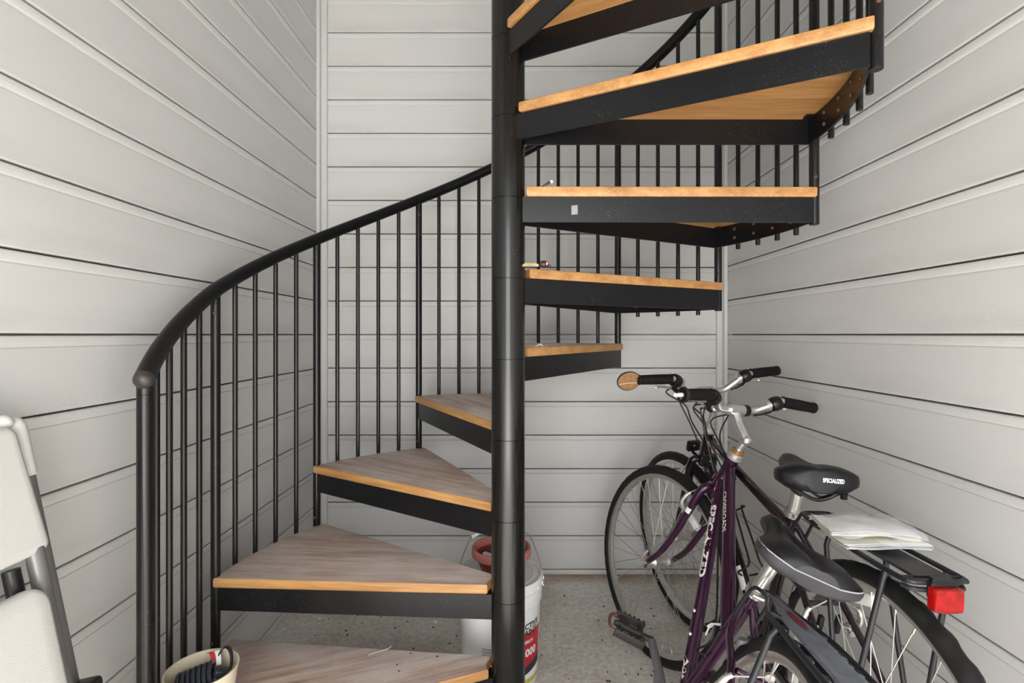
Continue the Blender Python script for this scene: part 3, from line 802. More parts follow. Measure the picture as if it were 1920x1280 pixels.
    if P['kind'] == 'near':
        q = MB(); q.cyl(F(sbz, rc, -.032), F(sbz, rc, -.050), .0185, n=20); q.build('bell_clamp', 'plastic', hb)
    for s_ in (1, -1):
        gi, go = barpt(s_*(hw-.118)), barpt(s_*hw); gd = (go-gi).normalized()
        g = MB(); prof = [(.012, 0), (.0185, .001)]
        L_ = (go-gi).length+.004
        for i in range(24):
            t = i/23; prof.append((.0162+.0010*math.sin(t*PI*1.0+.4)+(.0006 if i % 2 else 0), .006+(L_-.014)*t))
        prof += [(.0178, L_-.006), (.0172, L_-.001), (.012, L_+.002), (.0001, L_+.002)]
        g.lathe(prof, gi, gd, 18); gp = g.build('grip', 'rubber', hb)
        # twist shifter drum and clamp band
        sh = MB(); b0 = barpt(s_*(hw-.150)); b1 = barpt(s_*(hw-.120))
        dd = (b1-b0).normalized()
        sh.lathe([(.0115, .000), (.0205, .001), (.0225, .006), (.0235, .014), (.0225, .026), (.0200, .031), (.0115, .031)], b0, dd, 24)
        down = -(F(.5, 0)-F(.4, 0)).normalized(); fw = (F(.5, .1)-F(.5, 0)).normalized()
        sh.tube(smooth_path([b0+dd*.014+down*.012, b0+dd*.010+down*.030+fw*.006, b0-dd*.012+down*.036+fw*.010, b0-dd*.030+down*.036+fw*.010], 4), [.010]*5+[.0085]*4+[.0065]*4, 10)
        sp = sh.build('shifter', 'plastic', hb)
        sh = MB(); sh.lathe([(.0115, 0), (.0175, 0), (.0175, .012), (.0115, .012)], b0-dd*.016, dd, 20)
        sh.build('lever_clamp', 'alloy', hb)
        # brake lever
        lv = MB(); p0 = b0-dd*.008+fw*.022+down*.012
        pts = [b0-dd*.012+fw*.004+down*.018, p0+down*.020, p0+dd*.030+fw*.008+down*.030, p0+dd*.070+fw*.006+down*.038, p0+dd*.100-fw*.002+down*.046]
        lv.tube(smooth_path(pts, 5), [.0075]*5+[.0068]*5+[.0055]*5+[.005]*5+[.0058], 10, flat=.8)
        lv.ball(pts[-1], .0062, 8)
        lv.build('brake_lever', 'dullalloy', hb)
        # brake and gear cables arch forward then drop to the frame
        for kk, (yy, ln_) in enumerate(((.0, .12), (.014, .10))):
            cb = MB(); st_ = b0-dd*.030+down*.036+fw*.010 if kk == 0 else b0+dd*.006+down*.024+fw*.010
            tgt = F(.43+.03*kk, .028-.05*kk, s_*(.012+.012*kk)) if s_ > 0 or kk else V(.34, -.012, .58)
            if kk == 0 and s_ < 0: tgt = F(.45, -.03, -.02)
            m1 = st_-dd*.04+fw*.055+down*.012; m2 = F(sbz-.06-.03*kk, rc+.060+.015*kk, s_*(.060-.04*kk)); m3 = F(sbz-.13, rc+.02, s_*(.030-.01*kk))
            if kk == 1: m1 = st_+fw*.045+down*.045
            cb.tube(smooth_path([st_, m1, m2, m3, tgt], 7), .0026, 8)
            cb.build('cable', 'cable', hb)
    if P['kind'] == 'far':
        e = barpt(hw); dd = (e-barpt(hw-.1)).normalized()
        back = -(F(.5, .1)-F(.5, 0)).normalized()
        cpos = e+dd*.040+back*.006
        nrm = (back*1.0+dd*-.05+ua*.10).normalized()
        mr = MB(); x_ = (dd-nrm*dd.dot(nrm)).normalized(); y_ = nrm.cross(x_)
        rings = []
        for rr, hh in ((.6, -.012), (.92, -.008), (1.0, -.002), (1.0, .002), (.93, .003)):
            rings.append([cpos+nrm*hh+x_*(.0440*rr*math.cos(2*PI*k/36))+y_*(.0335*rr*math.sin(2*PI*k/36)) for k in range(36)])
        mr.loft(rings); mr.tube([e, e+dd*.010], .013, 12)
        mm = mr.build('bar_end_mirror', 'plastic', hb)
        g = MB(); g.loft([[cpos+nrm*hh+x_*(.0415*math.cos(2*PI*k/36)*q_)+y_*(.0312*math.sin(2*PI*k/36)*q_) for k in range(36)] for hh, q_ in ((.0028, 1), (.0036, .985), (.0042, .6))])
        g.build('mirror_glass', 'copper', mm)
        g = MB(); g.tube([cpos+nrm*.0044+x_*(.036*(i/8-.5)*2.1)+y_*(.006+.003*(i/4-1)**2) for i in range(9)], .0008, 6); g.build('mirror_line', 'white', mm)
    else:
        e = barpt(hw); dd = (e-barpt(hw-.1)).normalized(); fw = (F(.5, .1)-F(.5, 0)).normalized(); down = -ua
        q = MB(); q.torus(e+dd*.004, dd, .0175, .005, 20, 8); q.cyl(e, e+dd*.012, .011); q.ball(e+dd*.010+down*.010, .010, 10)
        mm = q.build('bar_end_mount', 'plastic', hb)
        q = MB(); q.tube([e+dd*.012, e+dd*.026, e+dd*.040], [.0065, .0060, .0050], 10); q.build('brake_lever_tip', 'white', mm)  # white tip of the brake lever, modelled as a rod on the bar end
    # fork
    f = MB()
    f.tube([F(.360, 0), F(.396, 0)], .0185, 16)
    for s_ in (1, -1):
        pts = [F(.384, 0, s_*.010), F(.386, .004, s_*.034), F(.365, .008, s_*.047), F(.29, .006, s_*.052), F(.18, .006, s_*.056), F(.08, .018, s_*.058), F(.0, .045, s_*.058)]
        f.tube(smooth_path(pts, 5), [.0135]*5+[.0135]*5+[.0130]*5+[.0122]*5+[.0112]*5+[.0100]*5+[.0085], 12)
        f.rbox(F(-.004, .045, s_*.058), (.030, .034, .006), .010, Matrix.Rotation(PI/2, 3, 'X'))
    fk = f.build('fork', paint, root)
    if P['kind'] == 'near':
        t = MB(); ctr = F(.30, .006, .052); dd = (F(.24, .006, .053)-ctr).normalized(); lat = (F(.3, .0, .1)-F(.3, 0, 0)).normalized(); rear_ = (F(.3, -.1, 0)-F(.3, 0, 0)).normalized()
        a_, b_ = [], []
        for i in range(7):
            th = -.2+i*.22; e = lat*math.cos(th)+rear_*math.sin(th); a_.append(ctr+e*.0134); b_.append(ctr+dd*.020+e*.0132)
        t.strip(a_, b_); t.build('sticker', 'white', fk)
    # wheels
    def wheel(center, axis, rearw, fwdv, upv):
        x_, y_, z_ = Vector(fwdv), Vector(upv), Vector(axis)
        def T(v): return center+x_*v.x+y_*v.y+z_*v.z
        rr = RWH-.036
        w_ = MB(); w_.lathe([(rr-.011, -.0055), (rr-.005, -.0105), (rr+.007, -.0120), (rr+.007, -.0100), (rr+.001, -.008), (rr+.001, .008), (rr+.007, .0100), (rr+.007, .0120), (rr-.005, .0105), (rr-.011, .0055)], n=96, loop=True)
        wh = w_.build('wheel', 'rim', root, fn=T, angle=35)
        tag(wh, 'rear wheel' if rearw else 'front wheel')
        t_ = MB(); tr = .0185; rings = []; n = 144
        for i in range(n):
            a = 2*PI*i/n; e = V(math.cos(a), math.sin(a), 0); ring = []
            for j in range(18):
                b_ = R(-138)+R(276)*j/17
                q = tr
                if rearw and R(22) < abs(b_) < R(78) and (i//2) % 2 == 0: q = tr-.0032
                elif abs(b_) < R(70) and (i+(j//3)) % 3 == 0: q = tr-.0012
                ring.append(e*(RWH-tr+q*math.cos(b_))+V(0, 0, q*math.sin(b_)))
            rings.append(ring)
        t_.loft(rings, loop=True)
        t_.build('tyre', 'tyre', wh, fn=T, angle=60)
        hb_ = MB(); fl = .030
        wd = .064 if rearw else .056
        hb_.lathe([(.0001, -wd-.014), (.006, -wd-.014), (.009, -wd-.004), (.009, -wd), (.012, -fl-.012), (.021, -fl-.002), (.021, -fl+.001), (.013, -fl+.006), (.010, -.012), (.010, .012), (.013, fl-.006), (.021, fl-.001), (.021, fl+.002), (.012, fl+.012), (.009, wd), (.009, wd+.004), (.006, wd+.014), (.0001, wd+.014)], n=24, cap=False)
        if not rearw:  # quick-release lever
            hb_.tube(smooth_path([(0, 0, wd+.012), (.004, .010, wd+.022), (.006, .030, wd+.026), (.004, .055, wd+.020)], 4), [.006]*5+[.005]*4+[.0045]*4, 8)
        hb_.build('hub', 'dullalloy', wh, fn=T)
        sp_ = MB(); ns = 32
        for i in range(ns):
            s_ = 1 if i % 2 else -1; k = i//2
            ar = 2*PI*(i+.5)/ns; cross = 1 if (k % 2) else -1
            ah = ar+cross*R(62)
            sp_.tube([V(.019*math.cos(ah), .019*math.sin(ah), s_*fl), V((rr-.010)*math.cos(ar), (rr-.010)*math.sin(ar), s_*.003)], .00115, 5)
            sp_.tube([V((rr-.011)*math.cos(ar), (rr-.011)*math.sin(ar), s_*.003), V((rr-.026)*math.cos(ar), (rr-.026)*math.sin(ar), s_*.0045)], .0020, 6)
        sp_.build('spokes', 'spoke', wh, fn=T)
        return wh, T
    fa = (F(0, .045, .1)-F(0, .045, 0)).normalized(); ff = (F(0, .145, 0)-F(0, .045, 0)).normalized(); fu = fa.cross(ff)*1.0
    fu = -fu if fu.z < 0 else fu
    fwheel, TF = wheel(F(0, .045, 0), fa, False, ff, fu)
    rwheel, TR = wheel(V(0, 0, RWH), V(0, 1, 0), True, V(1, 0, 0), V(0, 0, 1))
    # spoke reflectors
    for T, wh, an in ((TF, fwheel, P['refl_f']), (TR, rwheel, P['refl_r'])):
        if an is None: continue
        r_ = MB(); aa = R(an); e = V(math.cos(aa), math.sin(aa), 0); tt_ = V(-e.y, e.x, 0)
        mm = Matrix((e, tt_, V(0, 0, 1))).transposed()
        r_.rbox(e*(RWH*(.70 if an > 80 else .79)), (.026, .078 if an > 80 else .105, .013), .008, mm)
        r_.build('spoke_reflector', 'clearref', wh, fn=T)
    # cassette, chainset, chain
    cs = MB()
    for i in range(7):
        r0 = .030+.0045*i; cs.lathe([(.010, -.030-.0045*(6-i)), (r0, -.030-.0045*(6-i)), (r0, -.0285-.0045*(6-i)), (.010, -.0285-.0045*(6-i))], V(0, 0, RWH), (0, 1, 0), 28)
    cs.build('cassette', 'dullalloy', rwheel)
    ck = MB(); cr = MB()
    for r0, y0 in ((.085, -.052), (.070, -.046), (.050, -.040)):
        cr.lathe([(r0-.012, y0-.001), (r0, y0-.001), (r0, y0+.001), (r0-.012, y0+.001)], BB, (0, 1, 0), 48, loop=True)
        for i in range(40):
            a = 2*PI*i/40; cr.box(BB+V((r0+.002)*math.cos(a), y0, (r0+.002)*math.sin(a)), (.005, .0018, .005), Matrix.Rotation(-a, 3, 'Y'))
    for i in range(5):
        a = 2*PI*i/5+.4; cr.tube([BB+V(0, -.05, 0), BB+V(.062*math.cos(a), -.049, .062*math.sin(a))], [.012, .007], 8, flat=.5)
    cr.build('chainring', 'plastic', root)
    ca = R(P['crank'])
    for s_ in (1, -1):
        a = ca if s_ > 0 else ca+PI; dv = V(math.cos(a), 0, math.sin(a))
        k_ = MB(); p0 = BB+V(0, s_*.060, 0); p1 = p0+dv*.170+V(0, s_*.012, 0)
        k_.tube([p0-dv*.016, p0, p0+dv*.06, p1, p1+dv*.013], [.013, .0175, .013, .0125, .009], 14, flat=.62)
        k_.cyl(BB+V(0, s_*.030, 0), BB+V(0, s_*.068, 0), .012)
        kr = k_.build('crank', 'crankgrey' if 'crankgrey' in M else 'dullalloy', root)
        p_ = MB(); pc = p1+V(0, s_*.064, 0); tilt = Matrix.Rotation(P['ptilt'], 3, 'Y')
        p_.cyl(p1, pc+V(0, s_*.044, 0), .0085, n=12)
        for sx in (-1, 1):
            p_.rbox(pc+tilt @ V(sx*.036, 0, 0), (.0055, .086, .024), .0026, tilt)
            for i in range(6): p_.box(pc+tilt @ V(sx*.036, (i-2.5)*.014, .0135), (.0055, .006, .005), tilt)
            p_.box(pc+tilt @ V(sx*.018, -s_*.030, 0), (.036, .006, .014), tilt @ Matrix.Rotation(sx*s_*.25, 3, 'Z'))
            p_.box(pc+tilt @ V(sx*.018, s_*.026, 0), (.038, .006, .014), tilt @ Matrix.Rotation(-sx*s_*.35, 3, 'Z'))
        p_.cyl(pc-V(0, .036, 0), pc+V(0, .036, 0), .0105, n=12)
        pd = p_.build('pedal', 'pedal', kr)
        t_ = MB()   # outer rust-brown cage hoop
        hoop = [pc+tilt @ V(x, s_*y, 0) for x, y in ((-.030, .038), (-.028, .050), (-.014, .058), (.014, .058), (.028, .050), (.030, .038))]
        t_.tube(smooth_path(hoop, 4), .0048, 8, flat=.8); t_.build('pedal_cage_end', 'rustcage', pd)
    chn = MB(); A_, B_ = V(0, -.043, RWH), BB+V(0, -.043, 0); loop_ = []
    for i in range(24): a = PI/2+.02+PI*i/23; loop_.append(A_+V(.036*math.cos(a), 0, .036*math.sin(a)))
    for i in range(1, 44): loop_.append((A_+V(0, 0, -.036)).lerp(B_+V(0, 0, -.074), i/44))
    for i in range(30): a = -PI/2+PI*i/29; loop_.append(B_+V(.074*math.cos(a), 0, .074*math.sin(a)))
    for i in range(1, 44): loop_.append((B_+V(0, 0, .074)).lerp(A_+V(0, 0, .036), i/44))
    chn.tube(loop_, [.0042 if i % 2 else .0030 for i in range(len(loop_))], 6, closed=True)
    chn.build('chain', 'pedal', root)
    # seat post, saddle
    sx, sz = P['sx'], P['sz']
    sp0, sp1 = stt-su*.02, BB+su*((sz-.270-.055)/.956)
    q = MB(); q.cyl(sp0, sp1, .0136, n=18); q.rbox(sp1+V(0, 0, .008), (.040, .044, .022), .006)
    q.lathe([(.0140, -.006), (.0200, -.006), (.0205, .010), (.0140, .012)], stt, su, 20)
    q.cyl(stt+V(-.022, -.012, 0), stt+V(-.022, .012, 0), .0052, n=10)
    q.build('seat_post', 'alloy', root)
    syaw = P.get('syaw', 0.); SM = Matrix.Translation((sx, 0, sz)) @ Matrix.Rotation(syaw, 4, 'Z') @ Matrix.Rotation(P.get('stilt', 0.), 4, 'Y') @ Matrix.Rotation(P.get('sroll', 0.), 4, 'X')
    def SF(v): return SM @ v
    prof = [(.150, .014, -.004), (.146, .021, -.002), (.135, .0255, 0), (.110, .0280, 0), (.075, .0315, -.002), (.040, .040, -.005), (.005, .057, -.006), (-.030, .076, -.003), (-.060, .0875, .002), (-.085, .091, .004), (-.106, .087, .004), (-.119, .075, .002), (-.126, .057, -.001), (-.129, .040, -.004)]
    NL = P.get('nose', 1.0); sadw = P.get('sw', 1.0)
    def section(x, hw_, z0, grow=0.):
        pts = []; th = (.030+.020*min(1, hw_/.085))*P.get('sth', 1.0)
        t = min(1., max(0., (hw_-.035)/.05))
        for j in range(25):
            b_ = -1+2*j/24
            y = hw_*b_; z = z0+.004-.016*abs(b_)**3-(.010*t*math.exp(-(b_/.13)**2))*P['groove']+.006*t*math.exp(-((abs(b_)-.5)/.25)**2)*P.get('hump', 1.)
            pts.append(V(x, y, z))
        lo = []
        for j in range(17):
            b_ = 1-2*j/16
            if j == 0 or j == 16: lo.append(V(x, hw_*b_*1.02, z0-th*.62)); continue
            lo.append(V(x, hw_*b_*.86, z0-th*(.95-.10*abs(b_))))
        side = [V(x, hw_*1.035, z0-th*.25), V(x, hw_*1.05, z0-th*.45)]; side2 = [V(x, -p.y, p.z) for p in reversed(side)]
        return pts+side+lo+side2
    s_ = MB(); rings = [section(x*(NL if x > 0 else 1), w_*sadw, z) for x, w_, z in prof]
    n_sec = len(rings[0]); ids = [s_.ring(r_) for r_ in rings]
    for a_, b_ in zip(ids, ids[1:]):
        for i in range(n_sec):
            s_.m = 0 if i < 24 else 1
            s_.face(a_[i], a_[(i+1) % n_sec], b_[(i+1) % n_sec], b_[i])
    s_.m = 0; s_.face(*ids[0]); s_.m = 1; s_.face(*ids[-1])
    sad = s_.build('saddle', ['saddle', 'saddle2' if P['kind'] == 'near' else 'saddle'], root, fn=SF, angle=55)
    if P['kind'] == 'near':   # silver piping round the edge and small nose mark
        pp = [V(r_[24].x, r_[24].y*1.012, r_[24].z-.001) for r_ in rings]; pm_ = [V(v.x, -v.y, v.z) for v in pp]
        t_ = MB(); t_.tube(smooth_path(pp[5:], 4)+smooth_path(list(reversed(pm_))[:-5], 4), .0013, 6); t_.build('piping', 'silverprint', sad, fn=SF)
        t_ = MB(); add_text(t_, 'BG', .011, lambda x, y: V(.128-x*.9, .012-y*.9, .0055), .0004); t_.build('lettering', 'silverprint', sad, fn=SF, flat=True)
    else:                     # maker's lettering on the rear right quarter and a torn patch
        bv = bvh_of(sad); t_ = MB()
        yawt = R(12); o_ = SF(V(-.124, .000, -.0240)); xd = SM.to_3x3() @ V(math.sin(yawt)*1.0, -math.cos(yawt), 0); zd = SM.to_3x3() @ V(0, 0, 1); nd = xd.cross(zd)
        def onsad(x, y):
            p = o_+xd*x+zd*y; hit = bv.ray_cast(p+nd*.12, -nd, .3)
            return (hit[0]+hit[1]*.0007 if hit[0] is not None else p)
        add_text(t_, 'SPECIALIZED', .0125, onsad, .0005, .60); t_.build('lettering', 'white', sad, flat=True)
        o2 = SF(V(-.085, .078, -.030)); t_ = MB()
        t_.ball(o2+V(.006, -.004, -.002), .0042, 8, (.5, 1.6, .7)); tag(t_.build('torn_patch', 'husk', sad), 'torn corner showing yellow foam')
    rl = MB(); SF0 = SF; rdz = -.020 if P['kind'] == 'far' else 0.
    def SF(v): return SF0(Vector(v)+V(0, 0, rdz))
    for s1 in (1, -1):
        rl.tube(smooth_path([SF(V(.125, s1*.006, -.030)), SF(V(.08, s1*.016, -.045)), SF(V(.02, s1*.022, -.052)), SF(V(-.05, s1*.022, -.052)), SF(V(-.085, s1*.034, -.038)), SF(V(-.10, s1*.040, -.032))], 5), .0036, 8)
    rl.tube(smooth_path([SF(V(-.098, y_, -.034-.016*math.cos(y_*40))) for y_ in (-.06, -.04, -.02, 0, .02, .04, .06)], 4), .0042, 8)
    rl.lathe([(.0001, 0), (.007, .002), (.008, .014), (.0001, .016)], SF(V(-.104, -.052, -.044)), (0, 0, 1), 12)
    rl.build('saddle_rails', 'plastic', sad)
    # rear rack
    rx0, rz0, rx1, rz1 = P['rack']; rw_ = P['rackw']
    def RK(t, y, dz=0.): return V(rx0+(rx1-rx0)*t, y, rz0+(rz1-rz0)*t+dz)
    r_ = MB()
    nw = P['racknose']
    loop = [RK(.0, 0), RK(.0, nw*.5), RK(.03, nw*.85), RK(.14, nw+.004), RK(.34, rw_*.9), RK(.45, rw_), RK(.93, rw_), RK(.985, rw_*.85), RK(1.0, rw_*.5), RK(1.0, 0)]
    full = loop+[V(p.x, -p.y, p.z) for p in reversed(loop[1:-1])]
    r_.tube(smooth_path(full, 4, True), .0050, 10, closed=True)
    r_.tube(smooth_path([RK(.955, rw_*.95, -.012), RK(1.0, rw_*.75, -.012), RK(1.01, 0, -.012), RK(1.0, -rw_*.75, -.012), RK(.955, -rw_*.95, -.012)], 4), .0045, 8)
    for t in (.34, .95): r_.tube([RK(t, -rw_*.95), RK(t, rw_*.95)], .0042, 8)
    rk = r_.build('rear_rack', 'rackblack', root)
    pl_ = MB(); row = []
    for i in range(13):
        t = .06+.90*i/12; hw_ = nw*.55+(rw_*.62-nw*.55)*min(1, max(0, (t-.08)/.3)); z_ = .004
        row.append([RK(t, -hw_, z_-.003), RK(t, -hw_*.9, z_+.0005), RK(t, hw_*.9, z_+.0005), RK(t, hw_, z_-.003), RK(t, hw_*.9, z_-.004), RK(t, -hw_*.9, z_-.004)])
    pl_.loft(row); tp = pl_.build('rack_plate', 'rackgrey' if P['kind'] == 'near' else 'rackblack', rk)
    if P['kind'] == 'near':
        t_ = MB(); rows = []
        for i in range(9):
            t = .22+.17*i/8; hw_ = .013*math.sin(PI*(.1+.8*i/8)); rows.append([RK(t, -hw_-.002, .0052), RK(t, hw_-.002, .0052)])
        t_.loft(rows, closed=False, cap=False); tag(t_.build('decal', 'redprint', tp), 'faded red emblem')
        for t in (.48, .60, .72, .84):
            for s1 in (1, -1): pl = MB(); pl.box(RK(t, s1*rw_*.84, -.001), (.012, .012, .004)); pl.build('plate_clip', 'rackblack', rk)
    for s1 in (1, -1):
        lg = MB()
        sa = .40 if P['kind'] == 'far' else .50
        lg.tube([RK(sa, s1*rw_), RK(sa, s1*(rw_+.006), -.02), V(.012, s1*.074, RWH+.02)], .0052, 10)
        if P['kind'] == 'far': lg.tube([RK(.86, s1*rw_), RK(.86, s1*(rw_+.006), -.02), V(-.008, s1*.076, RWH+.02)], .0052, 10)
        lg.build('rack_stay', 'rackblack', rk)
        lg = MB(); lg.tube(smooth_path([RK(.02, s1*nw*.8), RK(-.06, s1*.022, -.012), BB+su*(P['ssj']-.04)+V(-.03, s1*.024, 0)], 4), .0040, 8); lg.build('rack_strut', 'rackblack', rk)
    if P['kind'] == 'far':
        g = MB(); cpos = RK(1.0, 0, -.021)+V(-.018, .001, 0)
        g.rbox(cpos+V(.008, 0, .004), (.010, .050, .040), .006, Matrix.Rotation(PI/2, 3, 'Y')) if False else g.rbox(cpos+V(.009, 0, .012), (.030, .048, .012), .004, Matrix.Rotation(PI/2, 3, 'Y'))
        g.box(cpos+V(.008, .004, .028), (.008, .036, .012))
        rf = g.build('reflector_bracket', 'plastic', rk)
        g = MB(); rings = []
        for dx, q_ in ((.006, 1.0), (-.004, 1.0), (-.008, .97), (-.010, .90)):
            ring = []
            for k in range(40):
                a = 2*PI*k/40; cx_ = math.copysign(abs(math.cos(a))**.22, math.cos(a)); cz_ = math.copysign(abs(math.sin(a))**.22, math.sin(a))
                ring.append(cpos+V(dx+.0025*cx_**2, .0265*cx_*q_, .0205*cz_*q_))
            rings.append(ring)
        g.loft(rings); tag(g.build('rear_reflector', 'reflector', rf), 'red rear reflector')
    # brakes
    def cantilever(center_fn, lat_w, nm):
        for s1 in (1, -1):
            b_ = MB(); base = center_fn(0, s1*lat_w, 0)
            b_.tube(smooth_path([center_fn(.000, s1*lat_w, -.012), base, center_fn(.012, s1*(lat_w+.016), .022), center_fn(.012, s1*(lat_w+.012), .052), center_fn(.010, s1*(lat_w+.004), .064)], 4), [.0085]*5+[.0080]*4+[.0065]*4+[.005]*4, 10)
            b_.cyl(center_fn(-.004, s1*lat_w, 0), center_fn(.022, s1*lat_w, 0), .0090, n=12)
            b_.cyl(center_fn(.010, s1*(lat_w-.022), .010), center_fn(.010, s1*(lat_w+.018), .010), .0042, n=8)
            br = b_.build('brake_arm', 'dullalloy' if P['kind'] == 'near' else 'rim', root)
            pd = MB(); pd.rbox(center_fn(.006, s1*.0205, .012), (.045, .012, .011), .004, pm3(center_fn)); pd.build('brake_pad', 'plastic', br)
        w_ = MB(); yk = center_fn(.010, 0, .100)
        w_.tube([center_fn(.012, lat_w+.006, .062), yk, center_fn(.012, -lat_w-.006, .062)], .0019, 6); w_.tube([yk, center_fn(.008, 0, .150)], .0016, 6)
        w_.lathe([(.0001, -.004), (.009, -.003), (.009, .003), (.0001, .004)], yk, (center_fn(.1, 0, 0)-center_fn(0, 0, 0)).normalized(), 14)
        w_.build(nm, 'spoke', root)
    def pm3(fn):
        o0 = fn(0, 0, 0); a_ = [(fn(.01, 0, 0)-o0).normalized(), (fn(0, .01, 0)-o0).normalized(), (fn(0, 0, .01)-o0).normalized()]
        # pad long axis runs along the rim (up), so swap
        return Matrix((a_[2], a_[1], a_[0])).transposed()
    cantilever(lambda f_, l_, u_: F(.272+u_, .022+f_, l_), .050, 'straddle_cable')
    bd = V(-.30, 0, 1).normalized(); bq = V(.170, 0, .470)
    cantilever(lambda f_, l_, u_: bq+V(-.9, 0, -.3).normalized()*f_+V(0, l_, 0)+V(-.25, 0, .97)*u_*.9, .050, 'straddle_cable')
    # front reflector / lamp on bracket below the stem
    fr_ = MB(); rfz = P['rfz']; p0 = F(.40+rfz*.5, .030, 0); p1 = F(.425+rfz, .070, .004)
    fr_.tube(smooth_path([F(.400, .018, 0), p0, F(.405+rfz*.7, .062, 0), p1], 4), .0055, 8)
    fq = (F(.5, .1)-F(.5, 0)).normalized(); fl_ = (F(.5, 0, .1)-F(.5, 0)).normalized()
    fr_.rbox(F(.445+rfz, .074, 0), (.040, .052, .016), .006, Matrix((ua, fl_, fq)).transposed())
    frr = fr_.build('front_reflector', 'plastic', root)
    t_ = MB(); t_.lathe([(.0001, .003), (.003, .0025), (.004, 0)], F(.450+rfz, .066, .002), -fq, 10); t_.build('bracket_screw', 'alloy', frr)
    # bottle cage
    if P['kind'] == 'far':
        g = MB(); upv = dtd.cross(V(0, 1, 0)); upv = upv if upv.z > 0 else -upv
        ln = (BB-dt0).length
        def CG(t, u, y): return dt0+dtd*(ln*t)+upv*u+V(0, y, 0)
        for s1 in (1, -1):
            g.tube(smooth_path([CG(.42, .018, 0), CG(.40, .030, s1*.020), CG(.40, .062, s1*.040), CG(.42, .092, s1*.022), CG(.44, .096, s1*.012), CG(.60, .098, s1*.014), CG(.70, .096, s1*.016), CG(.72, .085, s1*.030), CG(.72, .050, s1*.036), CG(.715, .018, s1*.012)], 4), .0030, 8)
        g.tube([CG(.42, .019, 0), CG(.71, .019, 0)], .0040, 8)
        g.build('bottle_cage', 'plastic', root)
    else:
        # long cable runs and quick bits hanging in the frame triangle
        g = MB(); g.tube(smooth_path([tta+V(-.02, .012, -.02), tta.lerp(stj, .5)+V(0, .020, -.020), stj+V(.02, .020, -.015), BB+su*.13+V(.04, .018, 0), BB+su*.16+V(-.02, .022, .0)], 6), .0026, 8)
        g.build('cable', 'cable', fr)
        g = MB(); g.tube(smooth_path([stj+V(.010, .016, .006), stj+V(.035, .022, -.012), stj+V(.055, .020, -.030), stj+V(.060, .018, -.055)], 5), [.008]*6+[.006]*5+[.002]*5, 8, flat=.25)
        g.build('peeling_tape', 'white', fr)
    # rear derailleur and kickstand
    g = MB(); g.tube(smooth_path([V(.0, -.070, RWH-.01), V(-.012, -.074, RWH-.05), V(.02, -.070, RWH-.09), V(.03, -.062, RWH-.16)], 4), [.008]*5+[.010]*4+[.006]*4, 8)
    for z_, x_ in ((RWH-.085, .02), (RWH-.155, .03)): g.lathe([(.0001, -.004), (.018, -.004), (.018, .004), (.0001, .004)], V(x_, -.056, z_), (0, 1, 0), 16)
    g.build('derailleur', 'dullalloy', root)
    return root
M['crankgrey'] = mat('grey_crank', (.26, .26, .29), .38, .5, noise=.2, nscale=40)
M['pedal'] = mat('pedal_black', (.035, .033, .032), .5, .3, noise=.5, nscale=90)
M['rustcage'] = mat('rust_brown_cage', (.16, .075, .05), .5, .2, noise=.4, nscale=80)
NEAR = dict(kind='near', pitch=-.0113, lift=.0018, x=.223, y=.856, yaw=1.400, lean=.392, st=.628, sb=.634, reach=.082, hw=.268, rise=.060, sweep=.042, L=1.06, ht=.106, tt=.235, ttr=.0172,
            st_top=.365, ssj=.33, sx=.262, sz=.772, paint='purple', qa=.580, crank=3, ptilt=-.2, rack=(.275, .648, -.16, .704), rackw=.060, racknose=.018,
            refl_f=97, refl_r=None, rfz=-.01, brass=1, groove=1.0, knob=True, syaw=0.)
FAR = dict(kind='far', lift=.0003, x=.695, y=1.028, yaw=1.613, lean=.033, st=.223, sb=.624, reach=.060, hw=.277, rise=.070, sweep=.012, L=1.055, ht=.092, tt=.385, ttr=.0140,
           st_top=.425, ssj=.395, sx=.275, sz=.817, stilt=.075, sw=.92, sth=1.25, hump=.2, paint='purple2', qa=.585, crank=-80, ptilt=.1, rack=(.225, .708, -.125, .708), rackw=.056, racknose=.040,
           refl_f=None, refl_r=74, rfz=-.05, brass=0, groove=.3, knob=True, syaw=-.26)
build_bike(NEAR, 'bicycle', 'nearer plum purple city bicycle with silver-piped saddle leaning against right wall')
farb = build_bike(FAR, 'bicycle', 'farther dark plum bicycle with bar-end mirror and newspapers on its rack')

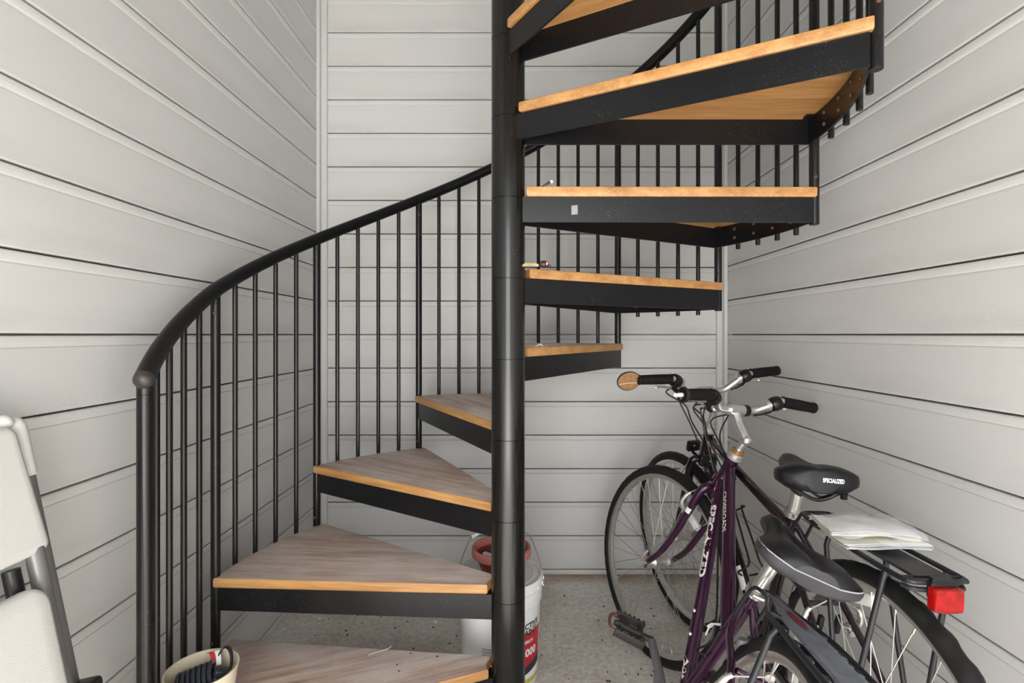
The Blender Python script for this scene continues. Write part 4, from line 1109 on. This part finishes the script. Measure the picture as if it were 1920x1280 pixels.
# newspapers on the far rack
def paper_stack(name, label, mx, lx, ly, th, mats, nsheet, wav, ph):
    root = None; mb = MB()
    for i in range(nsheet):
        z = th*(i+.5)/nsheet; t = th/nsheet*.80
        ox, oy = random.uniform(-.006, .006), random.uniform(-.005, .005)
        rings = []; n = 14
        for k in range(n+1):
            u = k/n-.5; zz = z+wav*math.sin(u*4.2+ph)+wav*.3*math.sin(u*11+i)
            rings.append([V(ox+u*lx, oy+v*ly, zz+s_*t/2+wav*.25*math.sin(v*5+u*3)) for v, s_ in ((-.5, -.7), (-.25, -1), (0, -1), (.25, -1), (.5, -.7), (.506, 0), (.5, .7), (.25, 1), (0, 1), (-.25, 1), (-.5, .7), (-.506, 0))])
        mb.m = mats[i % len(mats)]; mb.loft(rings)
    o = mb.build(name, ['paper', 'newsgrey', 'yellowpaper'], angle=50); o.matrix_world = mx
    return tag(o, label, 'newspaper')
n1 = paper_stack('newspaper', 'lower folded white newspaper lying flat on the bicycle rack', Matrix.Translation((.718, 1.062, .7205)) @ Matrix.Rotation(-.06, 4, 'Z'), .158, .100, .0105, [0, 1, 0, 0], 4, .002, .3)
n2 = paper_stack('newspaper', 'upper folded newspaper with yellow insert in clear plastic wrap', Matrix.Translation((.710, 1.074, .7365)) @ Matrix.Rotation(-.16, 4, 'Z') @ Matrix.Rotation(.02, 4, 'Y'), .158, .100, .0100, [2, 0, 1, 0], 4, .004, 1.2)
mb = MB(); rings = []
for k in range(17):
    u = k/16-.5; zz = .005*math.sin(u*4.2+1.2)
    rings.append([V(u*.174, v*.112, .0145+zz+.004*math.sin(v*9+u*13)-(.014 if abs(v) > .49 else 0)) for v in (-.5, -.38, -.2, 0, .2, .38, .5)])
mb.loft(rings, closed=False, cap=False)
mb.build('plastic_wrap', 'film', n2, angle=60)

# ------------------------------------------------------------------ debris on the floor
mb = MB(); rnd = random.Random(3)
for i in range(420):
    if i < 170: x, y = rnd.uniform(-.86, -.18), rnd.uniform(1.75, 2.45)
    else: x, y = rnd.uniform(.05, .9), rnd.uniform(1.55, 2.44)
    if math.hypot(x-bx, y-by) < .15: continue
    s_ = rnd.choice([.0009, .0011, .0014, .0018, .0018, .0026, .0038]); q = rnd.random()*3; mb.ball((x, y, s_*.4), s_, 5, (.6+abs(math.cos(q))*1.1, .6+abs(math.sin(q))*1.1, .6))
o = mb.build('floor_debris', 'debris'); tag(o, 'scattered dark crumbs of dirt over the concrete floor', 'debris', kind='stuff')
for i, (x, y, s_) in enumerate(((-.79, 2.10, .008), (-.325, 2.075, .010))):
    mb = MB(); mb.ball((0, 0, s_*.45), s_, 8, (1.0, .7, .5)); mb.ball((s_*.6, -s_*.5, s_*.3), s_*.5, 6)
    o = mb.build('pale_chip', 'pale'); o.location = (x, y, 0)
    tag(o, ['pale chip on the floor close to the left wall under the stairs', 'pale flake on the floor under the stairs left of the bucket'][i], 'chip')
